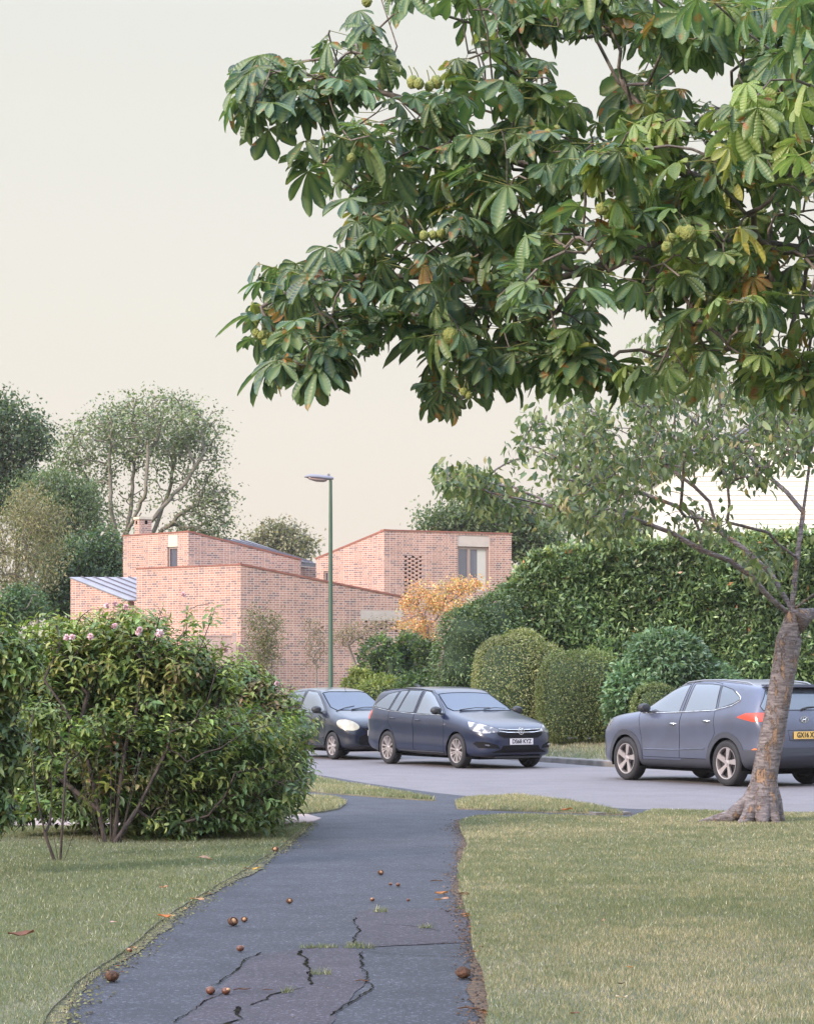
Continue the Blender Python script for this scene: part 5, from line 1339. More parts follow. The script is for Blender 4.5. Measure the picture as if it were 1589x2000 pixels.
# ------------------------------------------------------------------ clipped hedges and bushes across the road
def blob(name, label, boxes, d, leaf_n, tpl, size, cols, wts=None, e=2.6, noise=.12, ns=.5, base=.33, seed=1, group=None, depth=.8, m='leaf', jitter=.35, cat='hedge', fluff=.06, up=.2):
    """rounded mass; boxes = (px_left, py_top, px_right, py_bottom) bodies"""
    r = np.random.default_rng(seed); root = None; parts = []; cores_v = []; cores_f = []; off = 0
    cx0 = sum((b_[0]+b_[2])/2 for b_ in boxes)/len(boxes)
    root = empty(name, (xat(cx0, d), d, base), label, cat, group)
    A = [((b_[2]-b_[0])*(b_[3]-b_[1])) for b_ in boxes]
    for bi, b_ in enumerate(boxes):
        dd = d+(b_[4] if len(b_) > 4 else 0)
        x0, x1 = xat(b_[0], dd), xat(b_[2], dd); zt_, zb_ = zat(b_[1], dd), max(base-.05, zat(b_[3], dd))
        c = np.array([(x0+x1)/2, dd, (zt_+zb_)/2]); rad = np.array([(x1-x0)/2, (x1-x0)/2*depth, (zt_-zb_)/2])
        def surf(u, k=1.0):
            s_ = (np.abs(u)**e).sum(-1)**(-1/e)
            p = u*s_[:, None]
            q = c+p*rad*k
            nz = (vnoise(q[:, 0]+q[:, 1]*.6, q[:, 2]*1.2+q[:, 1]*.4, ns, seed)-.5)*2*noise
            nrm = unit(np.sign(p)*np.abs(p)**(e-1)/rad)
            return q+nrm*nz[:, None]-nrm*noise*.7, nrm
        n = int(leaf_n*A[bi]/sum(A))
        u = rand_dirs(r, int(n*1.5)); u = u[(u[:, 1] < .55) | (r.random(len(u)) < .2)][:n]
        q, nm_ = surf(u); q = q + nm_*r.normal(0, fluff, (len(q), 1))
        k = q[:, 2] > base-.02; q, nm_ = q[k], nm_[k]
        lf = leaf_cloud(r, q, tpl, np.full(len(q), size), cols, nm_, wts, up=up, jitter=jitter, droop=.25)
        patch = (vnoise(q[:, 0], q[:, 2], .9, seed+9)-.5)
        parts.append((lf[0], lf[1], lf[2]*np.repeat(np.exp(patch*.7), len(tpl[0]), 0)[:, None]))
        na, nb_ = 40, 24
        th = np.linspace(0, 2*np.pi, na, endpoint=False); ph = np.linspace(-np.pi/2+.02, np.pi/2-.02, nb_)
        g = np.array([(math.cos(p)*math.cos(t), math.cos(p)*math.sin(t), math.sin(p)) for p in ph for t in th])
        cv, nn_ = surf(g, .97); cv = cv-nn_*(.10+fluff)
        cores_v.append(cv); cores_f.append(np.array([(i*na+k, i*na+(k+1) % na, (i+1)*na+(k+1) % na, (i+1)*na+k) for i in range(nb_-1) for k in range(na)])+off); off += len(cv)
    merge_cloud('foliage', parts, M[m], root)
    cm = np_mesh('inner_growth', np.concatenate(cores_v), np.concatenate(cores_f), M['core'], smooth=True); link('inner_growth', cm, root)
    b = MB(); bx = root.location.x; b.tube([(bx, d, base-.1), (bx+.03, d, base+.3), (bx, d, base+.7)], [.07, .06, .05], 8); b.build('stem', M['bark_dark'], root)
    return root
BOX = [(.15, .195, .07), (.12, .165, .06), (.20, .215, .09), (.10, .135, .055)]
LAUREL = [(.105, .17, .07), (.135, .215, .085), (.18, .27, .10), (.24, .31, .13), (.075, .13, .055)]
blob('round_evergreen', 'tall dark rounded evergreen between the brick house and the tan domed hedge', [(844, 1172, 975, 1420), (930, 1132, 1095, 1400, 1.2), (875, 1150, 1030, 1390, .6)], 53.5, 26000, LANCE, .075, [(.08, .14, .05), (.11, .175, .06), (.15, .21, .07), (.055, .10, .04)], e=2.2, noise=.25, ns=.6, seed=21, m='leaf_gloss')
blob('domed_hedge', 'large tan-green domed clipped hedge behind the navy estate car', [(920, 1240, 1065, 1480), (960, 1228, 1075, 1480, .1), (990, 1258, 1122, 1480, .2)], 51.6, 26000, DIAM, .05, [(.20, .215, .09), (.16, .185, .07), (.25, .24, .13), (.13, .155, .055)], e=2.5, noise=.04, ns=.5, seed=22, jitter=.6, fluff=.03)
blob('clipped_hedge', 'squat green clipped hedge with brown patches, between the estate car and the laurel bush', [(1050, 1273, 1215, 1466)], 50.4, 24000, DIAM, .045, BOX, e=3.6, noise=.04, ns=.45, seed=23, jitter=.6, fluff=.022)
blob('laurel_bush', 'glossy light green laurel bush just left of the slate blue SUV', [(1168, 1285, 1310, 1466), (1205, 1224, 1385, 1450, .3), (1280, 1290, 1440, 1460, .4)], 49.4, 20000, LANCE, .13, [(.12, .21, .10), (.17, .26, .12), (.09, .17, .085), (.14, .22, .13)], e=2.3, noise=.20, ns=.5, seed=24, m='leaf_gloss', cat='bush')
blob('small_clipped_bush', 'small olive clipped ball seen over the bonnet of the SUV', [(1232, 1337, 1330, 1470)], 48.8, 7000, DIAM, .045, BOX, e=2.8, noise=.03, seed=25, jitter=.6, fluff=.02, cat='bush')
blob('mixed_bush', 'dark grey-green mixed bush in front of the brick wall, right of the lamp post', [(688, 1240, 805, 1420), (740, 1226, 850, 1420, .5), (785, 1252, 862, 1420)], 58, 11000, LANCE, .10, [(.06, .10, .05), (.09, .15, .05), (.11, .12, .10), (.04, .065, .04), (.12, .19, .05)], e=2.2, noise=.28, ns=.45, seed=26, cat='bush')
blob('low_shrub', 'low yellow-green shrub just right of the lamp post foot', [(660, 1296, 745, 1410), (700, 1315, 800, 1410, -.5)], 56.5, 6500, LANCE, .09, [(.17, .20, .06), (.22, .24, .08), (.12, .16, .05)], e=2.1, noise=.2, ns=.4, seed=27, cat='shrub')
blob('low_shrub', 'low dark green shrub filling the gap behind the roof of the estate car', [(765, 1322, 860, 1420), (830, 1330, 935, 1430)], 54.6, 5000, LANCE, .09, [(.06, .12, .04), (.10, .16, .05)], e=2.2, noise=.2, ns=.4, seed=28, cat='shrub')
# tall laurel hedge
r = np.random.default_rng(31)
tl = empty('laurel_hedge', (xat(1300, 55), 55, .35), 'very tall broad laurel hedge running behind the SUV and the clipped bushes', 'hedge')
def top_z(x):
    px = x/54.5*F_PX+CX
    py = np.interp(px, [975, 990, 1010, 1045, 1080, 1150, 1300, 1450, 1589, 1900], [1300, 1165, 1125, 1095, 1082, 1072, 1066, 1058, 1052, 1045])
    return CAM_H+(HY-py)/F_PX*54.5
x0, x1 = xat(985, 54.5), xat(1860, 54.5)
def hface(x, t):
    """t 0..1 up the front, 1..1.5 back over the top"""
    zt_ = top_z(x)
    up = np.clip(t, 0, 1); back = np.clip(t-1, 0, 1)
    z = .3+(zt_-.3)*np.sin(up*np.pi/2*.999)**.9
    y = 54.2+.55*(1-np.cos(up*np.pi/2))+back*5.0
    nz = (vnoise(x+3, z*1.1+y, .85, 33)-.5)*.5+(vnoise(x, z+y*1.3, .3, 34)-.5)*.25
    return np.stack([x, y+nz*(1-back), z+nz*back*.5+(vnoise(x, y, .5, 35)-.5)*.25*up**6], -1)
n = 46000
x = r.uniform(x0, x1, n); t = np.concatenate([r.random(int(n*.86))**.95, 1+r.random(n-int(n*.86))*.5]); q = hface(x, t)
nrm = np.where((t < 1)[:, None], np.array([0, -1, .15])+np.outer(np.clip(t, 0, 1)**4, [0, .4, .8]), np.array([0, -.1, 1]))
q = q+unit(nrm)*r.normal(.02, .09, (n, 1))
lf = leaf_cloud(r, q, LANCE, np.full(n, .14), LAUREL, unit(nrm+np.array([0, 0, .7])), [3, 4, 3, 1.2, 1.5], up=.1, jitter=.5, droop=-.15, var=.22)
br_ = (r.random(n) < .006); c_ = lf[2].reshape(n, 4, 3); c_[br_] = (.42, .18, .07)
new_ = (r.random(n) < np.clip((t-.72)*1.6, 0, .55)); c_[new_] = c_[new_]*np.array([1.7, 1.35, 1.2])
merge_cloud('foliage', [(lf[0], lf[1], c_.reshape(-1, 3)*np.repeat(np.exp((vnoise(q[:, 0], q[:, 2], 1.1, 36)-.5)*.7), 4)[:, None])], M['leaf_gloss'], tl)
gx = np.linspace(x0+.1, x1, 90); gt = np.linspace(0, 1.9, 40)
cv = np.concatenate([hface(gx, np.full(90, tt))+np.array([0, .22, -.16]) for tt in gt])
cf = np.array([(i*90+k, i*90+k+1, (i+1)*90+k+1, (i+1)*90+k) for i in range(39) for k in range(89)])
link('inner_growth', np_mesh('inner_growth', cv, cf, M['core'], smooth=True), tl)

# maple and wall plants
far_tree('maple_tree', 'small golden orange maple in front of the brick house window', 835, 64, [(845, 1160, 48, 26), (905, 1148, 40, 20), (870, 1185, 60, 20), (815, 1220, 42, 18), (800, 1180, 24, 16), (935, 1142, 22, 12), (835, 1245, 30, 14)], 230, 16, .085, [(.60, .32, .15), (.60, .40, .19), (.48, .42, .18), (.62, .26, .13)], seed=41, sig=.12, tip=.006, bark='twig', group=None, shell=.3,
    seeds=[[(838, 1260, 0), (832, 1215, 0), (812, 1180, 0)], [(834, 1230, 0), (868, 1180, 0), (872, 1130, .2)], [(868, 1180, 0), (915, 1150, 0)]])
far_tree('wall_climber', 'wispy small tree growing against the brick wall left of the lamp post', 512, 72.5, [(515, 1250, 42, 55), (500, 1205, 20, 28), (535, 1220, 18, 34), (508, 1295, 38, 40)], 230, 13, .085, [(.11, .14, .055), (.15, .16, .07), (.17, .12, .07)], seed=42, sig=.20, shell=.15, tip=.006, bark='twig', group=None, cat='climber')
far_tree('wall_climber', 'thin sparse sapling on the brick wall just left of the lamp post', 618, 72.5, [(616, 1260, 26, 45), (610, 1225, 16, 20)], 110, 8, .07, [(.15, .14, .08), (.19, .14, .09)], seed=43, sig=.14, tip=.006, bark='twig', group=None, cat='climber')
far_tree('wall_climber', 'straggly pinkish twiggy shrub on the brick wall right of the lamp post', 700, 71, [(700, 1235, 45, 24), (745, 1222, 30, 18), (670, 1245, 25, 20)], 150, 9, .07, [(.24, .17, .13), (.19, .17, .09)], seed=44, sig=.16, tip=.007, bark='twig', group=None, cat='climber')

# ------------------------------------------------------------------ flowering shrubs by the path
SHR = leaf_tpl(.2, .22, .3)
def shoots(r, tips, out, per, size, cols, wts, tpl=SHR, ln=.20, droop=.35):
    """leaf pairs along the last stretch of each shoot"""
    n = len(tips); t = np.tile(np.linspace(0, 1, per), n); base = np.repeat(tips, per, 0); o = np.repeat(out, per, 0)
    pos = base - o*(1-t)[:, None]*ln
    side = rand_dirs(r, n); side = unit(side-out*(side*out).sum(1, keepdims=True)); side = np.repeat(side, per, 0)
    oth = np.cross(o, side); k = np.tile(np.arange(per), n); sg = np.where(k % 2 == 0, 1, -1)[:, None]
    ax = np.where(((k//2) % 2 == 0)[:, None], side, oth)*sg
    d = unit(ax+o*.45+rand_dirs(r, n*per)*.25+np.array([0, 0, -droop]))
    nr = unit(o*.8+np.array([0, 0, .9])+rand_dirs(r, n*per)*.35)
    col = pick_cols(r, n, cols, wts, .22)
    col = np.repeat(col, per, 0)*np.exp(r.normal(0, .12, (n*per, 1)))
    return inst(pos, frames(d, nr), size*(.75+.4*(1-t))*np.exp(r.normal(0, .15, n*per)), tpl[0], tpl[1], col)
def bush(name, label, base, d, ells, n, per, size, cols, wts, seed, stems, flowers=(), tip=.0028, group=None, tops=None, red=None, shell=.62, bark='bark_dark', cat='shrub', twig='twig', fill=()):
    r = np.random.default_rng(seed); bx, bd = G(base[0], base[1], .118)
    root = empty(name, (bx, bd, .118), label, cat, group)
    pts, no = ell_pts(r, ells, n, d, shell, .8)
    k = (pts[:, 2] > .2) & ((no[:, 1] < .5) | (r.random(len(no)) < .4)); pts, no = pts[k], no[k]
    for fp_, fn_, f0, f1 in fill:
        a = np.array(fp_); lo, hi = a.min(0), a.max(0); ex = []
        while len(ex) < fn_:
            x, y = r.uniform(lo[0], hi[0]), r.uniform(lo[1], hi[1])
            if pip(x, y, fp_): q_ = P(x+r.normal(0, 14), y+r.normal(0, 12), r.uniform(f0, f1)); ex.append((q_.x, q_.y, q_.z)) if q_.z > .16 else ex.append(ex[-1] if ex else tuple(pts[0]))
        pts = np.concatenate([pts, np.array(ex)]); no = np.concatenate([no, unit(unit(np.array(ex)-np.array([bx, bd, .6]))+rand_dirs(r, len(ex))*.8+np.array([0, -.4, .2]))])
    out = unit(no+np.array([0, 0, .55])+rand_dirs(r, len(no))*.4)
    col = []
    sk = grow(stems(r, bx, bd), pts, r, wl=.3, tip=tip, wander=.07, power=.45, steps=2)
    skeleton_mesh('stems', sk, M[bark], root, nmin=4, thick=lambda A, q: np.minimum(q, .024))
    hi = zat(1290, d); groups = []
    zz = pts[:, 2]; q = r.random(len(pts))
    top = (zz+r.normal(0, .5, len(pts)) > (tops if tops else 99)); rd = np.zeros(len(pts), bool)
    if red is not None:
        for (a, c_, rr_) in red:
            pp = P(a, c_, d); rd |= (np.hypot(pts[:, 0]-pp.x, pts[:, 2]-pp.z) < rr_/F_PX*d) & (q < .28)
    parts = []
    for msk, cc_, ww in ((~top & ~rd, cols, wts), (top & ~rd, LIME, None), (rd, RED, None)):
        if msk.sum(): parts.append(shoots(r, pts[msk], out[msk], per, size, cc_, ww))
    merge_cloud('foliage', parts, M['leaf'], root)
    for (fx, fy, fs, fd) in flowers:
        fs *= .8; c = P(fx, fy, fd); nP = int(10+fs*1.6); u = rand_dirs(r, nP); u[:, 1] = -np.abs(u[:, 1]); u = unit(u)
        cen = np.array(c)+u*fs*.0011*r.uniform(.4, 1.2, (nP, 1))*5/2
        fl = inst(np.repeat(cen, 5, 0), frames(unit(np.repeat(u, 5, 0)*.5+rand_dirs(r, nP*5)), unit(np.repeat(u, 5, 0)+.3)), np.full(nP*5, .028), DIAM[0]*np.array([1, 1.5, 1]), DIAM[1], np.full((nP*5, 3), .5))
        link('blossom', np_mesh('blossom', fl[0], fl[1], M['petal']), root)
    return root
GRN = [(.07, .125, .05), (.10, .16, .055), (.14, .19, .065), (.19, .22, .08), (.055, .095, .045)]
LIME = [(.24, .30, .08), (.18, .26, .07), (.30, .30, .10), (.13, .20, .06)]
RED = [(.20, .12, .07), (.16, .13, .06), (.24, .17, .09), (.13, .15, .05)]
def stems_main(n, spread, h, jx=.12):
    def f(r, bx, bd):
        s = []
        for i in range(n):
            a = 2*math.pi*i/n+r.random()*.5; q = r.uniform(.3, 1); x, y = bx+math.cos(a)*jx, bd+math.sin(a)*jx
            s.append([(x, y, .09), (x+math.cos(a)*spread*.35*q, y+math.sin(a)*spread*.3*q, .118+h*.35), (x+math.cos(a)*spread*q, y+math.sin(a)*spread*.8*q, .118+h)])
        s[0] = [(bx, bd, .06)]+s[0][1:]
        return s
    return f
bush('flowering_shrub', 'big leafy flowering shrub with pink blossoms on its top, left of the footpath', (215, 1648), 23.2,
     [(110, 1360, 130, 130), (210, 1300, 130, 90), (300, 1350, 130, 110), (200, 1440, 150, 130), (320, 1470, 120, 110), (60, 1420, 90, 110), (250, 1215, 70, 40, .6), (130, 1225, 70, 40, .6), (400, 1330, 70, 70), (340, 1290, 90, 70), (70, 1530, 90, 70), (180, 1555, 120, 45), (320, 1565, 120, 45), (20, 1330, 80, 110), (120, 1490, 110, 80, 1.2), (40, 1560, 70, 50), (250, 1520, 100, 80)], 5200, 8, .098, GRN, None, 51, stems_main(15, .55, .9, .10), tops=zat(1345, 23.2), fill=[([(130, 1400), (600, 1380), (590, 1540), (540, 1590), (470, 1600), (400, 1612), (300, 1612), (270, 1590), (175, 1585), (150, 1560)], 1500, 22.4, 24.2), ([(0, 1230), (120, 1215), (150, 1560), (20, 1560)], 600, 22.8, 24.2), ([(60, 1400), (330, 1400), (300, 1590), (180, 1600), (60, 1570)], 650, 22.6, 24.4), ([(270, 1600), (420, 1600), (350, 1650), (290, 1640)], 40, 22.3, 22.9), ([(345, 1240), (360, 1160), (400, 1165), (400, 1240)], 9, 22.6, 23), ([(100, 1215), (330, 1175), (350, 1230), (110, 1250)], 110, 22.4, 24), ([(400, 1260), (450, 1255), (480, 1310), (420, 1320)], 22, 22.6, 23.4)],
     red=[(360, 1290, 40), (230, 1480, 60), (300, 1520, 60)],
     flowers=[(312, 1237, 11, 22.0), (130, 1246, 7, 22.0), (141, 1244, 6, 22.1), (177, 1244, 7, 22.0), (224, 1222, 6, 22.1), (209, 1184, 6, 22.6), (272, 1230, 6, 22.0), (246, 1186, 5, 22.6), (358, 1162, 4, 22.8), (270, 1236, 5, 22.3), (440, 1270, 5, 23), (225, 1180, 5, 22.9)])
bush('flowering_shrub', 'leafy shrub with reddish leaf tips overhanging the driveway, right-hand one beside the footpath', (352, 1606), 25.6,
     [(450, 1400, 105, 100), (520, 1440, 85, 100), (420, 1500, 120, 90), (510, 1530, 80, 60), (560, 1480, 48, 75), (380, 1560, 90, 45, .7), (470, 1330, 80, 55), (540, 1390, 55, 50), (470, 1590, 90, 22, .6)], 3000, 8, .105, GRN, None, 52, stems_main(9, .55, .7, .10), tops=zat(1370, 25.6), fill=[([(400, 1400), (612, 1400), (600, 1500), (560, 1570), (500, 1595), (400, 1590)], 750, 24.6, 26.2)],
     red=[(560, 1420, 50), (585, 1500, 45), (500, 1380, 60), (380, 1300, 60)], flowers=[(540, 1335, 4, 24.5)])
bush('flowering_shrub', 'leafy shrub cut off by the left edge of the picture', (-60, 1700), 18.6,
     [(-40, 1400, 110, 170), (-30, 1560, 80, 90), (0, 1300, 90, 100), (-80, 1250, 120, 110), (20, 1480, 40, 60, .5)], 1100, 8, .105, GRN, None, 53, stems_main(7, .4, .7), tops=zat(1290, 18.6))
bush('young_shrub', 'small thin shrub with bare forked stems on the lawn at lower left', (117, 1682), 20.4,
     [(80, 1400, 60, 60, .6), (110, 1560, 55, 30, .6), (60, 1560, 50, 40, .6), (160, 1420, 50, 60, .5), (100, 1480, 60, 40, .4)], 190, 7, .08, [(.16, .22, .06), (.10, .17, .05), (.20, .25, .07)], None, 54,
     lambda r, bx, bd: [[(bx, bd, .06), (bx+.02, bd, .4), (bx+.05, bd, .9), (bx+.10, bd, 1.4)], [(bx-.04, bd, .1), (bx-.13, bd, .35), (bx-.22, bd+.03, .75), (bx-.26, bd, 1.2)], [(bx+.03, bd, .1), (bx+.13, bd+.05, .4), (bx+.28, bd, .85), (bx+.42, bd, 1.35)], [(bx-.01, bd, .1), (bx-.07, bd-.04, .45), (bx-.07, bd, 1.0)]], tip=.0028, shell=.1)

# ------------------------------------------------------------------ cherry tree by the road
r = np.random.default_rng(61)
cbx, cbd = G(1487, 1605, .118)
ch = empty('cherry_tree', (cbx, cbd, .118), 'leaning cherry tree with peeling banded bark, standing on the right lawn before the SUV', 'tree')
D0 = cbd
def C3(px, py, dd=0): p = P(px, py, D0+dd); return (p.x, p.y, p.z)
seeds = [[C3(1482, 1612), C3(1484, 1570), C3(1495, 1500), C3(1507, 1440), C3(1518, 1380), C3(1530, 1310), C3(1540, 1250), C3(1546, 1195), C3(1548, 1165), C3(1556, 1090, .1), C3(1568, 1000, .2), C3(1580, 910, .3), C3(1600, 800, .4)],
    [C3(1536, 1196), C3(1500, 1165, -.2), C3(1465, 1125, -.3), C3(1425, 1095, -.4), C3(1370, 1075, -.5), C3(1310, 1040, -.4), C3(1240, 1015, -.5), C3(1150, 1000, -.6), C3(1060, 985, -.8), C3(950, 960, -1), C3(880, 935, -1)],
    [C3(1540, 1180), C3(1505, 1120, .3), C3(1450, 1070, .5), C3(1400, 1035, .7), C3(1340, 995, 1), C3(1270, 970, 1.2), C3(1180, 930, 1.4), C3(1090, 900, 1.5), C3(1020, 870, 1.6)],
    [C3(1400, 1035, .7), C3(1385, 980, .6), C3(1355, 950, .5), C3(1250, 860, .4), C3(1150, 810, .2)],
    [C3(1556, 1090, .1), C3(1500, 1040, -.6), C3(1420, 1020, -1), C3(1350, 1010, -1.3)],
    [C3(1568, 1000, .2), C3(1500, 930, .9), C3(1420, 860, 1.4), C3(1330, 800, 1.8), C3(1250, 760, 2)],
    [C3(1552, 1188), C3(1590, 1160, -.2), C3(1660, 1110, -.4), C3(1760, 1000, -.6), C3(1850, 900, -.6)],
    [C3(1552, 1215), C3(1600, 1190, .4), C3(1680, 1150, .9), C3(1800, 1080, 1.4)],
    [C3(1580, 910, .3), C3(1540, 830, 0), C3(1480, 750, -.2), C3(1420, 690, -.4)]]
polys = [([(1000, 870), (1010, 820), (1080, 780), (1180, 765), (1280, 740), (1400, 720), (1589, 720), (1700, 740), (1700, 960), (1589, 960), (1500, 935), (1400, 930), (1340, 950), (1250, 975), (1150, 975), (1060, 960), (1000, 930)], 700),
         ([(845, 905), (870, 915), (960, 930), (1060, 960), (1180, 1000), (1150, 1035), (1080, 1020), (990, 1000), (900, 960), (850, 935)], 210),
         ([(1180, 760), (1200, 725), (1290, 640), (1330, 650), (1380, 690), (1420, 730), (1300, 750)], 70),
         ([(1130, 990), (1250, 1000), (1330, 1010), (1330, 1040), (1230, 1045), (1150, 1030)], 45),
         ([(1420, 1075), (1500, 1070), (1560, 1100), (1540, 1135), (1470, 1120)], 26), ([(1330, 1000), (1400, 1010), (1430, 1060), (1360, 1040)], 16), ([(1600, 980), (1750, 980), (1800, 1100), (1620, 1120)], 60)]
pts = []
for poly, n in polys:
    a = np.array(poly); lo, hi = a.min(0), a.max(0)
    while n > 0:
        x, y = r.uniform(lo[0], hi[0]), r.uniform(lo[1], hi[1])
        if not pip(x, y, poly): continue
        if vnoise(np.array([x]), np.array([y]), 55, 62)[0] < .46 and r.random() < .88: continue
        dd = r.uniform(-2.6, 3.0)*(1 if x > 1000 else .4); pts.append(C3(x, y, dd)); n -= 1
pts = np.array(pts)
sk = grow(seeds, pts, r, wl=.22, tip=.0032, wander=.10, power=.40, steps=3)
def cherry_thick(A, rad):
    z = A[:, 2]; px = 4500*A[:, 0]/A[:, 1]+CX
    rad = np.minimum(rad*1.25, .095)
    tr = (z < zat(1200, D0)) & (np.abs(A[:, 1]-D0) < .3) & (px < 1560)
    base = np.interp(z, [.1, .29, .69, 1.5, 2.1, 2.4, 2.6], [.19, .16, .142, .131, .142, .158, .12])
    for i in range(1, 12):
        pass
    return np.where(tr, base, rad)
cb = mat('cherry_bark', (.115, .098, .09), .85, bump=.9, bscale=22)
def cherry_bark():
    m, n, l, b = principled('cherry_bark'); t = nd(n, 'ShaderNodeTexCoord')
    mp = nd(n, 'ShaderNodeMapping'); mp.inputs['Scale'].default_value = (1, 1, 5); l.new(t.outputs['Object'], mp.inputs[0])
    n1 = nd(n, 'ShaderNodeTexNoise'); n1.inputs['Scale'].default_value = 9; n1.inputs['Detail'].default_value = 6; n1.inputs['Roughness'].default_value = .7; l.new(mp.outputs[0], n1.inputs['Vector'])
    r1 = nd(n, 'ShaderNodeValToRGB'); e = r1.color_ramp.elements; e[0].position = .32; e[0].color = (.06, .045, .045, 1); e[1].position = .66; e[1].color = (.30, .26, .26, 1); x = e.new(.5); x.color = (.17, .145, .15, 1)
    l.new(n1.outputs['Fac'], r1.inputs[0])
    mp2 = nd(n, 'ShaderNodeMapping'); mp2.inputs['Scale'].default_value = (1, 1, .35); l.new(t.outputs['Object'], mp2.inputs[0])
    n2 = nd(n, 'ShaderNodeTexNoise'); n2.inputs['Scale'].default_value = 13; n2.inputs['Detail'].default_value = 8; n2.inputs['Roughness'].default_value = .7; l.new(mp2.outputs[0], n2.inputs['Vector'])
    f = nd(n, 'ShaderNodeMapRange'); f.inputs['From Min'].default_value = .55; f.inputs['From Max'].default_value = .58; l.new(n2.outputs['Fac'], f.inputs['Value'])
    mx_ = nd(n, 'ShaderNodeMix', data_type='RGBA'); l.new(f.outputs[0], mx_.inputs['Factor']); l.new(r1.outputs[0], mx_.inputs[6]); mx_.inputs[7].default_value = (.30, .19, .125, 1)
    l.new(mx_.outputs[2], b.inputs['Base Color']); b.inputs['Roughness'].default_value = .85
    ad = nd(n, 'ShaderNodeMath', operation='SUBTRACT'); l.new(n1.outputs['Fac'], ad.inputs[0]); l.new(f.outputs[0], ad.inputs[1])
    bp = nd(n, 'ShaderNodeBump'); bp.inputs['Strength'].default_value = 1; bp.inputs['Distance'].default_value = .03; l.new(ad.outputs[0], bp.inputs['Height']); l.new(bp.outputs[0], b.inputs['Normal'])
    return m
M['cherry_bark'] = cherry_bark()
to = skeleton_mesh('trunk', sk, M['cherry_bark'], ch, thick=cherry_thick)
# root flare
b = MB()
for a, ln, w0 in ((3.25, .52, .10), (2.9, .32, .09), (3.9, .22, .10), (5.2, .10, .10), (.2, .06, .10), (1.5, .1, .1), (4.6, .13, .11), (2.2, .3, .1)):
    c = Vector((cbx-.0, cbd, 0)); d_ = Vector((math.cos(a), math.sin(a), 0))
    b.tube([c+d_*.02+Vector((.03, 0, .62)), c+d_*.13+Vector((0, 0, .34)), c+d_*(.16+ln*.4)+Vector((0, 0, .17)), c+d_*(.2+ln)+Vector((0, 0, .105))], [w0, w0*1.05, w0*.8, w0*.25], 12, cap=False)
fl = b.build('root_flare', M['cherry_bark'], ch, 70)
per = 9
C_ = np.repeat(pts, per, 0)+r.normal(0, .085, (len(pts)*per, 3))
CH_T = leaf_tpl(.24, .2, .35)
lf = leaf_cloud(r, C_, CH_T, np.full(len(C_), .095), [(.10, .14, .065), (.14, .18, .08), (.19, .22, .10), (.07, .11, .06), (.26, .22, .11)], None, [3, 3, 1.6, 2.4, .5], droop=1.0, up=.5)
merge_cloud('foliage', [lf], M['leaf'], ch)

# ------------------------------------------------------------------ horse chestnut overhead
def chestnut_leaf(rv):
    v = []; f = []; uv = []
    specs = [(0, 1.0), (.62, .97), (-.62, .97), (1.2, .80), (-1.2, .80), (1.85, .55), (-1.85, .55)]
    if rv.random() < .35: specs = specs[:5]
    cu = rv.uniform(.10, .6)
    for a, ln in specs:
        a += rv.normal(0, .09); ln *= rv.uniform(.8, 1.1); tw = rv.normal(0, .25); fo = rv.uniform(.15, .7); cl = cu*rv.uniform(.6, 1.5); wk = rv.uniform(.82, 1.12); sd = rv.normal(0, .12)
        ts = [0.02, .25, .5, .68, .84, .95, 1.0]; ws = [.015, .08, .155, .195, .18, .10, .0]
        n0 = len(v); ca, sa = math.cos(a), math.sin(a)
        for t, w in zip(ts, ws):
            rr_ = t*ln; z = -cl*rr_**1.8*(1+.25*abs(a)); w = w*wk
            for s in (-1, -.5, 0, .5, 1):
                torn = 1+(rv.uniform(-.14, .08) if abs(s) == 1 else 0)
                y = s*w*ln*torn+sd*rr_**2; zz = z+abs(s)*w*ln*fo+tw*s*w*t-.015*math.cos(s*3)
                v.append((ca*rr_-sa*y, sa*rr_+ca*y, zz)); uv.append((s*w*1.0*ln*1.0/.165*.5 if False else s*w, t*ln))
        for i in range(6):
            for j in range(4): q = n0+i*5+j; f.append((q, q+1, q+6, q+5))
    return np.array(v), f, np.array(uv)
CL_T = [chestnut_leaf(np.random.default_rng(900+i)) for i in range(9)]
r = np.random.default_rng(71)
hc = empty('horse_chestnut_tree', (6.2, 15.5, .118), 'horse chestnut whose big palmate leaves and spiky green conkers hang across the top right', 'tree')
def H3(px, py, d): p = P(px, py, d); return (p.x, p.y, p.z)
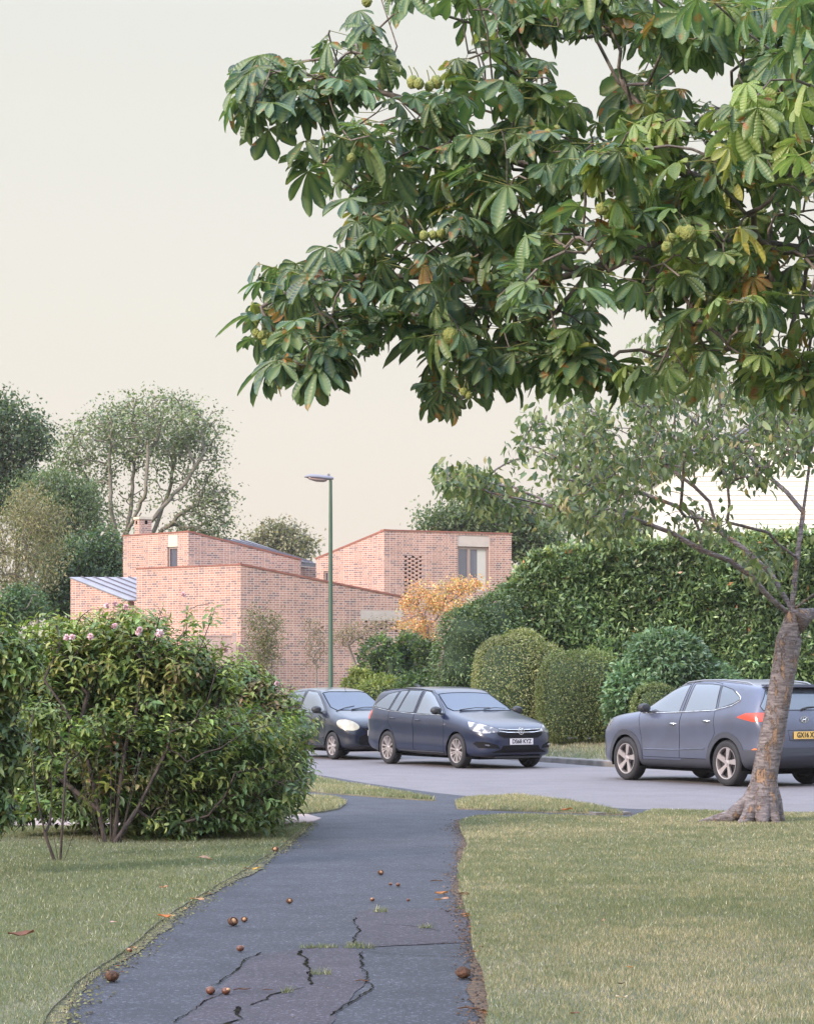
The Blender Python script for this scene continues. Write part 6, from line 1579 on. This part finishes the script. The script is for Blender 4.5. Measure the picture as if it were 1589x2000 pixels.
seeds = [[(6.2, 15.5, .0), (6.2, 15.5, 1.5), (6.1, 15.4, 3.0), (5.9, 15.4, 4.5), (5.7, 15.3, 6.0), (5.3, 15.2, 7.5), (5.0, 15.0, 9.0)],
    [(5.7, 15.3, 5.9), H3(2000, 60, 15.3), H3(1760, 40, 15.2), H3(1520, 70, 15.0), H3(1400, 40, 14.8), H3(1330, 40, 14.8), H3(1230, 60, 14.6), H3(1120, 75, 14.5), H3(1000, 68, 14.3)],
    [(6.1, 15.4, 3.6), H3(2050, 400, 14.5), H3(1750, 350, 14.0), H3(1560, 330, 13.8), H3(1400, 360, 13.8), H3(1230, 300, 13.8), H3(1050, 330, 13.8), H3(900, 280, 13.6), H3(780, 190, 13.6), H3(640, 150, 13.5), H3(540, 140, 13.4)],
    [(6.1, 15.4, 3.3), H3(2000, 560, 15), H3(1750, 520, 14.5), H3(1500, 480, 14.2), H3(1300, 470, 14.2), H3(1150, 530, 14.0), H3(1000, 560, 14.0), H3(850, 540, 13.9), H3(700, 540, 13.8), H3(560, 570, 13.7), H3(510, 600, 13.6)],
    [(6.1, 15.4, 4.2), H3(1950, 150, 16.5), H3(1600, 230, 16.2), H3(1300, 200, 16.0), H3(1130, 260, 16)],
    [H3(1500, 480, 14.2), H3(1350, 600, 13.6), H3(1300, 700, 13.4)],
    [H3(1150, 530, 14.0), H3(1000, 680, 13.8), H3(900, 780, 13.7)],
    [(5.3, 15.2, 7.5), H3(1500, -300, 15), H3(1100, -250, 14.6), H3(900, -60, 14.3), H3(920, 60, 14.2), H3(945, 160, 14.1), H3(968, 245, 14.0)],
    [H3(1100, -250, 14.6), H3(800, -150, 14.2), H3(745, 0, 14.1), H3(775, 90, 14.0), H3(760, 130, 14)]]
regs = [([(485, 205), (505, 110), (570, 115), (625, 85), (645, 30), (700, 10), (735, 60), (735, 160), (680, 205), (600, 220), (540, 225), (485, 250)], 36, 13.3, 14.0),
    ([(625, 320), (645, 265), (720, 205), (800, 150), (850, 175), (930, 160), (1000, 165), (1050, 240), (1120, 330), (1120, 460), (1000, 520), (880, 480), (760, 470), (680, 420), (640, 380)], 105, 12.9, 15.3),
    ([(525, 560), (545, 525), (600, 500), (680, 450), (780, 460), (900, 500), (1000, 520), (1000, 640), (960, 690), (860, 660), (760, 650), (710, 690), (620, 720), (540, 700), (505, 640)], 105, 13.0, 15.0),
    ([(540, 690), (610, 700), (690, 690), (680, 730), (560, 735)], 12, 13.2, 13.8),
    ([(820, 640), (960, 660), (1010, 620), (1080, 650), (1150, 640), (1180, 700), (1100, 740), (1000, 740), (940, 780), (860, 785), (830, 770), (870, 730)], 42, 13.3, 14.6),
    ([(1050, 250), (1150, 280), (1260, 240), (1420, 200), (1589, 120), (1660, 120), (1660, 640), (1500, 640), (1350, 580), (1230, 560), (1150, 620), (1050, 640), (1000, 520), (1100, 420)], 300, 12.1, 15.8),
    ([(1250, 580), (1400, 590), (1660, 600), (1660, 740), (1560, 750), (1440, 690), (1330, 680), (1280, 640)], 90, 12.6, 15.2),
    ([(1260, 735), (1330, 690), (1380, 730), (1280, 760)], 6, 12.8, 13.6), ([(1100, 690), (1190, 700), (1180, 735), (1120, 745)], 6, 13.2, 13.8),
    ([(1440, 690), (1600, 700), (1660, 760), (1560, 770), (1480, 740)], 18, 12.8, 14),
    ([(770, 0), (960, -20), (960, 20), (900, 30), (800, 10)], 10, 13.5, 14.5),
    ([(950, 0), (1100, -20), (1250, 0), (1240, 60), (1120, 65), (1020, 50), (960, 30)], 38, 13.6, 15),
    ([(980, 150), (1050, 110), (1080, 160), (1100, 230), (1000, 240)], 14, 13.2, 14.2), ([(860, 60), (960, 80), (1000, 150), (900, 150), (810, 60)], 6, 13.3, 14.2),
    ([(1180, 40), (1300, 0), (1660, -30), (1660, 220), (1500, 220), (1420, 120), (1300, 90), (1200, 80)], 110, 12.4, 15.4), ([(1200, 150), (1290, 140), (1320, 190), (1240, 230), (1190, 200)], 16, 13.2, 14.4),
    ([(1660, -100), (2300, -100), (2300, 750), (1660, 780)], 170, 12.0, 18.5), ([(600, -60), (2300, -60), (2300, -900), (900, -900), (620, -400)], 330, 12.0, 18.5), ([(1300, -60), (2300, -60), (2400, 700), (1800, 700)], 60, 9.6, 12)]
tips = []; 
for poly, n, d0, d1 in regs:
    a = np.array(poly); lo, hi = a.min(0), a.max(0)
    while n > 0:
        x, y = r.uniform(lo[0], hi[0]), r.uniform(lo[1], hi[1])
        if pip(x, y, poly): tips.append(H3(x, y, r.uniform(d0, d1))); n -= 1
tips = np.array(tips)
sk = grow(seeds, tips, r, wl=.22, tip=.0055, wander=.09, power=.36, steps=3)
skeleton_mesh('trunk', sk, M['bark'], hc, thick=lambda A, rad: np.where((A[:, 2] < 4.6) & (A[:, 0] > 5.6), np.interp(A[:, 2], [0, .5, 4], [.42, .30, .24]), np.minimum(rad, .16)))
per = 5; n = len(tips)*per
hd2 = r.uniform(0, 2*np.pi, n)
hv = np.stack([np.cos(hd2), np.sin(hd2), np.zeros(n)], 1)
pet = np.exp(r.normal(-1.95, .3, n))            # petiole length
pitch = r.uniform(-.25, .55, n)
pd = unit(hv+np.array([0, 0, 1])*pitch[:, None])
T = np.repeat(tips, per, 0)
cen = T+pd*pet[:, None]
hang = np.where(r.random(n) < .25, r.uniform(-.2, .3, n), r.uniform(.25, 1.9, n))
fwd = unit(hv+np.array([0, 0, -1])*hang[:, None]); fwd_c = fwd; upv = unit(np.array([0, 0, 1])+hv*.5*hang[:, None]+rand_dirs(r, n)*.25)
# sky gaps between the boughs
x_ph0 = cen[:, 0]/cen[:, 1]*F_PX+CX
holes = [([(1180, 600), (1300, 600), (1300, 710), (1180, 710)], 1.0), ([(1050, 85), (1230, 85), (1200, 215), (1090, 215)], .85), ([(740, 12), (960, 25), (975, 120), (860, 135), (740, 100)], .93), ([(640, 225), (735, 205), (700, 250)], 1), ([(700, 690), (830, 690), (800, 900), (640, 830)], .9), ([(1290, 150), (1400, 120), (1400, 190), (1300, 200)], .7), ([(900, 200), (1000, 180), (960, 260)], .5)]
xx_, yy_ = (cen[:, 0]+fwd_c[:, 0]*.09)/cen[:, 1]*F_PX+CX, HY-(cen[:, 2]+fwd_c[:, 2]*.09-CAM_H)/cen[:, 1]*F_PX
kill = (vnoise(xx_+400, yy_+900, 62, 77) < .42) & (r.random(n) < .82) & (x_ph0 < 1650)
for hp, pr in holes: kill |= in_poly(xx_, yy_, hp) & (r.random(n) < pr)
x_ph = cen[:, 0]/cen[:, 1]*F_PX+CX; y_ph = HY-(cen[:, 2]-CAM_H)/cen[:, 1]*F_PX
colr = pick_cols(r, n, [(.055, .115, .070), (.075, .145, .075), (.095, .17, .08), (.13, .20, .08), (.045, .09, .065)], [3, 3, 2, 1, 2], .15)
shade_left = np.clip((1000-x_ph)/500, 0, 1)[:, None]; colr = colr*(1-shade_left*np.array([.22, .16, -.10]))  # shade on the left boughs painted in: leaves darkened and blued
lit_right = (r.random(n) < np.clip((x_ph-1000)/900, 0, .45)*(y_ph > 150)*(cen[:, 1] < 13.6)); colr[lit_right] = pick_cols(r, int(lit_right.sum()), [(.20, .29, .09), (.26, .33, .10), (.17, .26, .08)], None, .1)  # warm light on near right-hand leaves painted as yellow-green colour
ye = r.random(n) < .035; colr[ye] = pick_cols(r, int(ye.sum()), [(.42, .36, .09), (.40, .18, .06), (.34, .34, .09)], None, .1)
size = .146*np.exp(r.normal(0, .24, n))*(1-.15*(cen[:, 1] > 14.5))
kp = ~kill; cen, fwd, upv, size, colr, T, pd = (a_[kp] for a_ in (cen, fwd, upv, size, colr, T, pd)); n = len(cen)
vi = r.integers(0, 9, n); LV = []; of = 0
for k in range(9):
    m_ = vi == k; q_ = inst(cen[m_], frames(fwd[m_], upv[m_]), size[m_], CL_T[k][0], CL_T[k][1], colr[m_], CL_T[k][2]); LV.append((q_[0], q_[1]+of, q_[2], q_[3])); of += len(q_[0])
me = np_mesh('foliage', *[np.concatenate([q_[i] for q_ in LV]) for i in (0, 1)], M['leaf_chestnut'], col=np.concatenate([q_[2] for q_ in LV]), uv=np.concatenate([q_[3] for q_ in LV]), smooth=True); link('foliage', me, hc)
# petioles
side = unit(np.cross(pd, np.array([0, 0, 1.0])))*.0022; up_ = unit(np.cross(side, pd))*.0022
Vp = np.stack([T+side, T-side*.5+up_, T-side*.5-up_, cen+side, cen-side*.5+up_, cen-side*.5-up_], 1).reshape(-1, 3)
Fp = (np.array([(0, 1, 4, 3), (1, 2, 5, 4), (2, 0, 3, 5)])[None]+(np.arange(n)*6)[:, None, None]).reshape(-1, 4)
link('leaf_stalks', np_mesh('leaf_stalks', Vp, Fp, M['leaf'], col=np.tile((.26, .26, .09), (len(Vp), 1))), hc)
M['leaf_stalk'] = mat('green_brown_stalk', (.12, .13, .05), .8)
# spiky husks in bunches
def spiky(c, rad, r):
    bm = bmesh.new(); bmesh.ops.create_icosphere(bm, subdivisions=3, radius=rad)
    for v in bm.verts:
        v.co *= 1.0+(.14 if r.random() < .22 else r.uniform(-.01, .02)); v.co.z *= 1.08
    bmesh.ops.translate(bm, vec=Vector(c), verts=bm.verts); return bm
for (px, py, s, d) in [(806, 160, 15, 13.1), (818, 163, 13, 13.05), (838, 168, 12, 13.1), (852, 160, 15, 13.15), (1047, 257, 11, 13.0), (1070, 260, 11, 12.95), (1086, 254, 12, 13.0), (1175, 408, 15, 12.3), (1301, 482, 13, 12.2), (1310, 465, 12, 12.25), (1343, 455, 18, 12.2), (1328, 452, 13, 12.3),
                       (772, 440, 11, 13.2), (780, 433, 9, 13.2), (828, 460, 12, 13.0), (845, 458, 10, 13.0), (861, 455, 12, 13.0), (880, 655, 19, 13.1), (686, 308, 11, 13.1), (510, 655, 11, 13.2), (518, 668, 9, 13.2), (527, 655, 10, 13.25), (500, 650, 10, 13.2), (716, 2, 13, 13.3), (1549, 55, 16, 12.2), (1548, 70, 12, 12.15), (905, 765, 10, 13.2), (915, 772, 9, 13.2)]:
    s *= .82; bm = spiky(H3(px, py, d), s/F_PX*d*.95, r); me = bpy.data.meshes.new('conker_husk'); bm.to_mesh(me); bm.free()
    me.polygons.foreach_set('use_smooth', np.ones(len(me.polygons), bool)); me.materials.append(M['husk_green'])
    ho = link('conker_husk', me, hc)
    b = MB(); c = Vector(H3(px, py, d)); hx_ = r.uniform(-.05, .05); b.tube([c+Vector((0, 0, s/F_PX*d*.9)), c+Vector((hx_*.4, .01, .065)), c+Vector((hx_, .03, .10))], [.0035, .0035, .004], 5); b.build('stalk', M['leaf_stalk'], ho)

# ------------------------------------------------------------------ things fallen on the path and lawn
def g3(px, py, z=.105): x, y = G(px, py, z); return (x, y, z)
def conker(label, px, py, s, z=.104, group=None, name='conker'):
    x, y, _ = g3(px, py, z); rad = s/2/F_PX*y
    rt = empty(name, (x, y, z), label, 'conker', group, r.uniform(0, 6))
    bm = bmesh.new(); bmesh.ops.create_icosphere(bm, subdivisions=3, radius=rad)
    for v in bm.verts: v.co.z *= .86; v.co *= 1+r.uniform(-.012, .012)
    bmesh.ops.translate(bm, vec=(0, 0, rad*.84), verts=bm.verts); me = bpy.data.meshes.new('nut'); bm.to_mesh(me); bm.free()
    me.polygons.foreach_set('use_smooth', np.ones(len(me.polygons), bool)); me.materials.append(M['conker']); link('nut', me, rt, world_coords=False)
    bm = bmesh.new(); bmesh.ops.create_uvsphere(bm, u_segments=16, v_segments=10, radius=rad*.66)
    for v in bm.verts: v.co.z *= .6
    bmesh.ops.translate(bm, vec=(rad*.1, -rad*.42, rad*1.18), verts=bm.verts); me = bpy.data.meshes.new('scar'); bm.to_mesh(me); bm.free(); me.polygons.foreach_set('use_smooth', np.ones(len(me.polygons), bool)); me.materials.append(M['husk_in']); link('scar', me, rt, world_coords=False)
def husk(label, px, py, s, z=.104, mt='husk', closed=False, group=None):
    x, y, _ = g3(px, py, z); rad = s/2/F_PX*y
    rt = empty('conker_husk', (x, y, z), label, 'husk', group, r.uniform(-.6, .6))
    bm = bmesh.new(); bmesh.ops.create_icosphere(bm, subdivisions=3, radius=rad)
    for v in bm.verts:
        v.co *= 1+(.13 if r.random() < .15 else r.uniform(-.03, .03)); v.co.z *= .8
    bmesh.ops.translate(bm, vec=(0, 0, rad*.76), verts=bm.verts)
    if not closed:      # split open towards the viewer
        bmesh.ops.delete(bm, geom=[f for f in bm.faces if (f.calc_center_median()-Vector((0, -rad*.75, rad*1.25))).length < rad*.75], context='FACES')
        bmesh.ops.solidify(bm, geom=bm.faces[:], thickness=rad*.14)
    me = bpy.data.meshes.new('shell'); bm.to_mesh(me); bm.free(); me.polygons.foreach_set('use_smooth', np.ones(len(me.polygons), bool)); me.materials.append(M[mt]); link('shell', me, rt, world_coords=False)
    if not closed:
        bm = bmesh.new(); bmesh.ops.create_icosphere(bm, subdivisions=2, radius=rad*.66); bmesh.ops.translate(bm, vec=(0, 0, rad*.74), verts=bm.verts)
        me = bpy.data.meshes.new('lining'); bm.to_mesh(me); bm.free(); me.polygons.foreach_set('use_smooth', np.ones(len(me.polygons), bool)); me.materials.append(M['husk_in']); link('lining', me, rt, world_coords=False)
def dead_leaf(label, px, py, s, col, z=.108, group=None, name='fallen_leaf', cat='leaf', wd=.5):
    x, y, _ = g3(px, py, z); ln = s/F_PX*y; a = r.uniform(-.5, .5)+(math.pi if r.random() < .5 else 0)
    nx, ny = 9, 5; V = []; 
    for i in range(nx):
        t = i/(nx-1); w = math.sin(math.pi*min(1, t*.95+.04))**.7*wd*.5
        for j in range(ny):
            s_ = (j/(ny-1)-.5)*2; V.append(((t-.5)*ln, s_*w*ln, ln*(.10+.24*abs(s_)**1.5*wd+.10*math.sin(t*5+a*9)*(.5+.5*s_))+r.normal(0, ln*.012)))
    F = [(i*ny+j, i*ny+j+1, (i+1)*ny+j+1, (i+1)*ny+j) for i in range(nx-1) for j in range(ny-1)]
    me = np_mesh('blade', V, F, M['dead'], col=np.tile(col, (len(V), 1))*np.exp(r.normal(0, .1, (len(V), 1))), smooth=True)
    o = link(name, me); o.location = (x, y, z); o.rotation_euler = (r.uniform(-.15, .15), r.uniform(-.15, .15), a); tag(o, label, cat, group)
def twig(label, px, py, s, a=0, z=.108, group=None):
    x, y, _ = g3(px, py, z); ln = s/F_PX*y
    b = MB(); b.tube([(-ln/2, 0, .004), (-ln*.1, ln*.05, .01), (ln*.2, -ln*.04, .006), (ln/2, ln*.04, .008)], [ln*.03, ln*.05, ln*.045, ln*.02], 6)
    o = b.build('fallen_twig', M['husk']); o.location = (x, y, z); o.rotation_euler = (0, 0, a); tag(o, label, 'twig', group)
husk('big brown split husk on the footpath, largest of the pair near its middle', 455, 1808, 21)
husk('small dark split husk just right of the big brown one on the footpath', 477, 1801, 13)
conker('pale-topped conker alone on the footpath below the pair of husks', 469, 1859, 15)
conker('left one of two round conkers side by side near the bottom of the path', 411, 1943, 19)
conker('right one of two round conkers side by side near the bottom of the path', 441, 1943, 17)
husk('greenish brown closed husk on the mossy left edge of the path', 219, 1917, 27, closed=True)
conker('small dark conker on the mossy path edge above the greenish husk', 253, 1861, 11)
husk('big dark brown closed husk at the lower right of the footpath', 904, 1911, 29, closed=True)
husk('small dark open husk in the middle of the path above the pair', 565, 1765, 13)
husk('brown husk on the left edge of the path near the overhanging shrub', 537, 1664, 13)
husk('small ring-shaped open husk far up the middle of the footpath', 743, 1709, 12)
conker('tiny orange conker, left of two beside each other far up the path', 762, 1730, 7)
conker('small reddish conker, right of two beside each other far up the path', 777, 1732, 9)
conker('small tan conker on the path just above the big asphalt repair', 727, 1761, 9)
conker('tiny blue-black nut on the path just above the big asphalt repair', 797, 1761, 7)
dead_leaf('crumpled orange brown leaf near the right edge of the path', 862, 1748, 26, (.34, .15, .06))
dead_leaf('long pinkish leaf lying flat under the crumpled one by the right path edge', 862, 1760, 30, (.42, .25, .19), wd=.25)
dead_leaf('yellow and brown leaf at the left edge of the path', 500, 1699, 17, (.50, .30, .07))
dead_leaf('rusty leaf on the left edge of the path, paired with a pale one', 320, 1793, 24, (.42, .16, .06), z=.13)
dead_leaf('pale orange leaf beside the rusty leaf on the path edge', 334, 1790, 14, (.60, .36, .20), z=.12)
dead_leaf('long pale brown leaf lying on the shaded left lawn', 400, 1680, 30, (.42, .25, .17), z=.145, wd=.3)
dead_leaf('small pinkish leaf standing in the grass of the left lawn', 319, 1735, 16, (.50, .24, .17), z=.145)
dead_leaf('pink petal scrap on the left lawn near the path', 221, 1803, 14, (.62, .40, .40), z=.145)
dead_leaf('large dark brown curled leaf at the far left of the lawn', 42, 1830, 52, (.13, .06, .04), z=.145, wd=.35)
dead_leaf('tan leaf pieces at the left path edge below the yellow leaf', 385, 1760, 28, (.40, .24, .15), z=.125, wd=.3)
dead_leaf('red-brown leaf on the grass strip beside the road', 1107, 1584, 20, (.40, .14, .06), z=.15, wd=.5)
dead_leaf('whitish leaf on the right lawn near the bottom of the picture', 1213, 1951, 24, (.55, .45, .38), z=.145)
dead_leaf('dark brown leaf on the right lawn at the very bottom', 1122, 1982, 18, (.14, .06, .04), z=.145)
dead_leaf('orange leaf in the grass of the right lawn', 1230, 1891, 13, (.50, .25, .12), z=.145)
dead_leaf('pinkish leaf scrap in the middle of the right lawn', 1178, 1799, 9, (.50, .28, .22), z=.145)
dead_leaf('dark leaf scrap near the bottom middle of the right lawn', 1213, 1923, 14, (.07, .04, .035), z=.145)
twig('short brown twig right of the two conkers near the bottom of the path', 472, 1935, 34, .25)
twig('small twig left of the crack at the bottom middle of the path', 522, 1936, 22, 0)
twig('reddish twig lying on the path crack at lower centre', 708, 1918, 30, -.3)
twig('pale twig far up the footpath near its right edge', 852, 1722, 26, 0)
twig('thin brown twig at the bottom right edge of the path', 915, 1972, 44, -.2)
for i in range(16):      # scraps along the right edge
    t = r.random(); py = 1745+t*250; px = np.interp(py, [1705, 1766, 1838, 1911, 2000], [900, 903, 926, 943, 946])+r.normal(2, 5)
    dead_leaf('small brown scrap of leaf among the soil on the right edge of the path', px, py, r.uniform(7, 20), [(.26, .11, .06), (.14, .07, .05), (.36, .18, .10)][r.integers(3)], z=.115, group='leaf scraps along the right edge of the footpath')
for i in range(16):
    py = 1640+r.random()*330; px = np.interp(py, [1597, 1651, 1742, 1850, 2000], [612, 556, 411, 272, 121])+r.normal(-3, 7)
    dead_leaf('small brown scrap of leaf along the left edge of the path', px, py, r.uniform(6, 14), [(.26, .11, .06), (.16, .08, .05), (.36, .20, .10)][r.integers(3)], z=.118, group='leaf scraps along the left edge of the footpath')

# ------------------------------------------------------------------ evening haze
hz = MB(); hz.box((0, 98, 19), (170, 206, 40.6))
hm = bpy.data.materials.new('haze'); hm.use_nodes = True; hn = hm.node_tree.nodes; hn.clear()
ho_ = nd(hn, 'ShaderNodeOutputMaterial'); pv = nd(hn, 'ShaderNodeVolumePrincipled'); pv.inputs['Density'].default_value = HAZE; pv.inputs['Color'].default_value = (.97, .94, .93, 1); pv.inputs['Anisotropy'].default_value = .2
hm.node_tree.links.new(pv.outputs[0], ho_.inputs['Volume'])
tag(hz.build('haze', hm), kind='stuff')
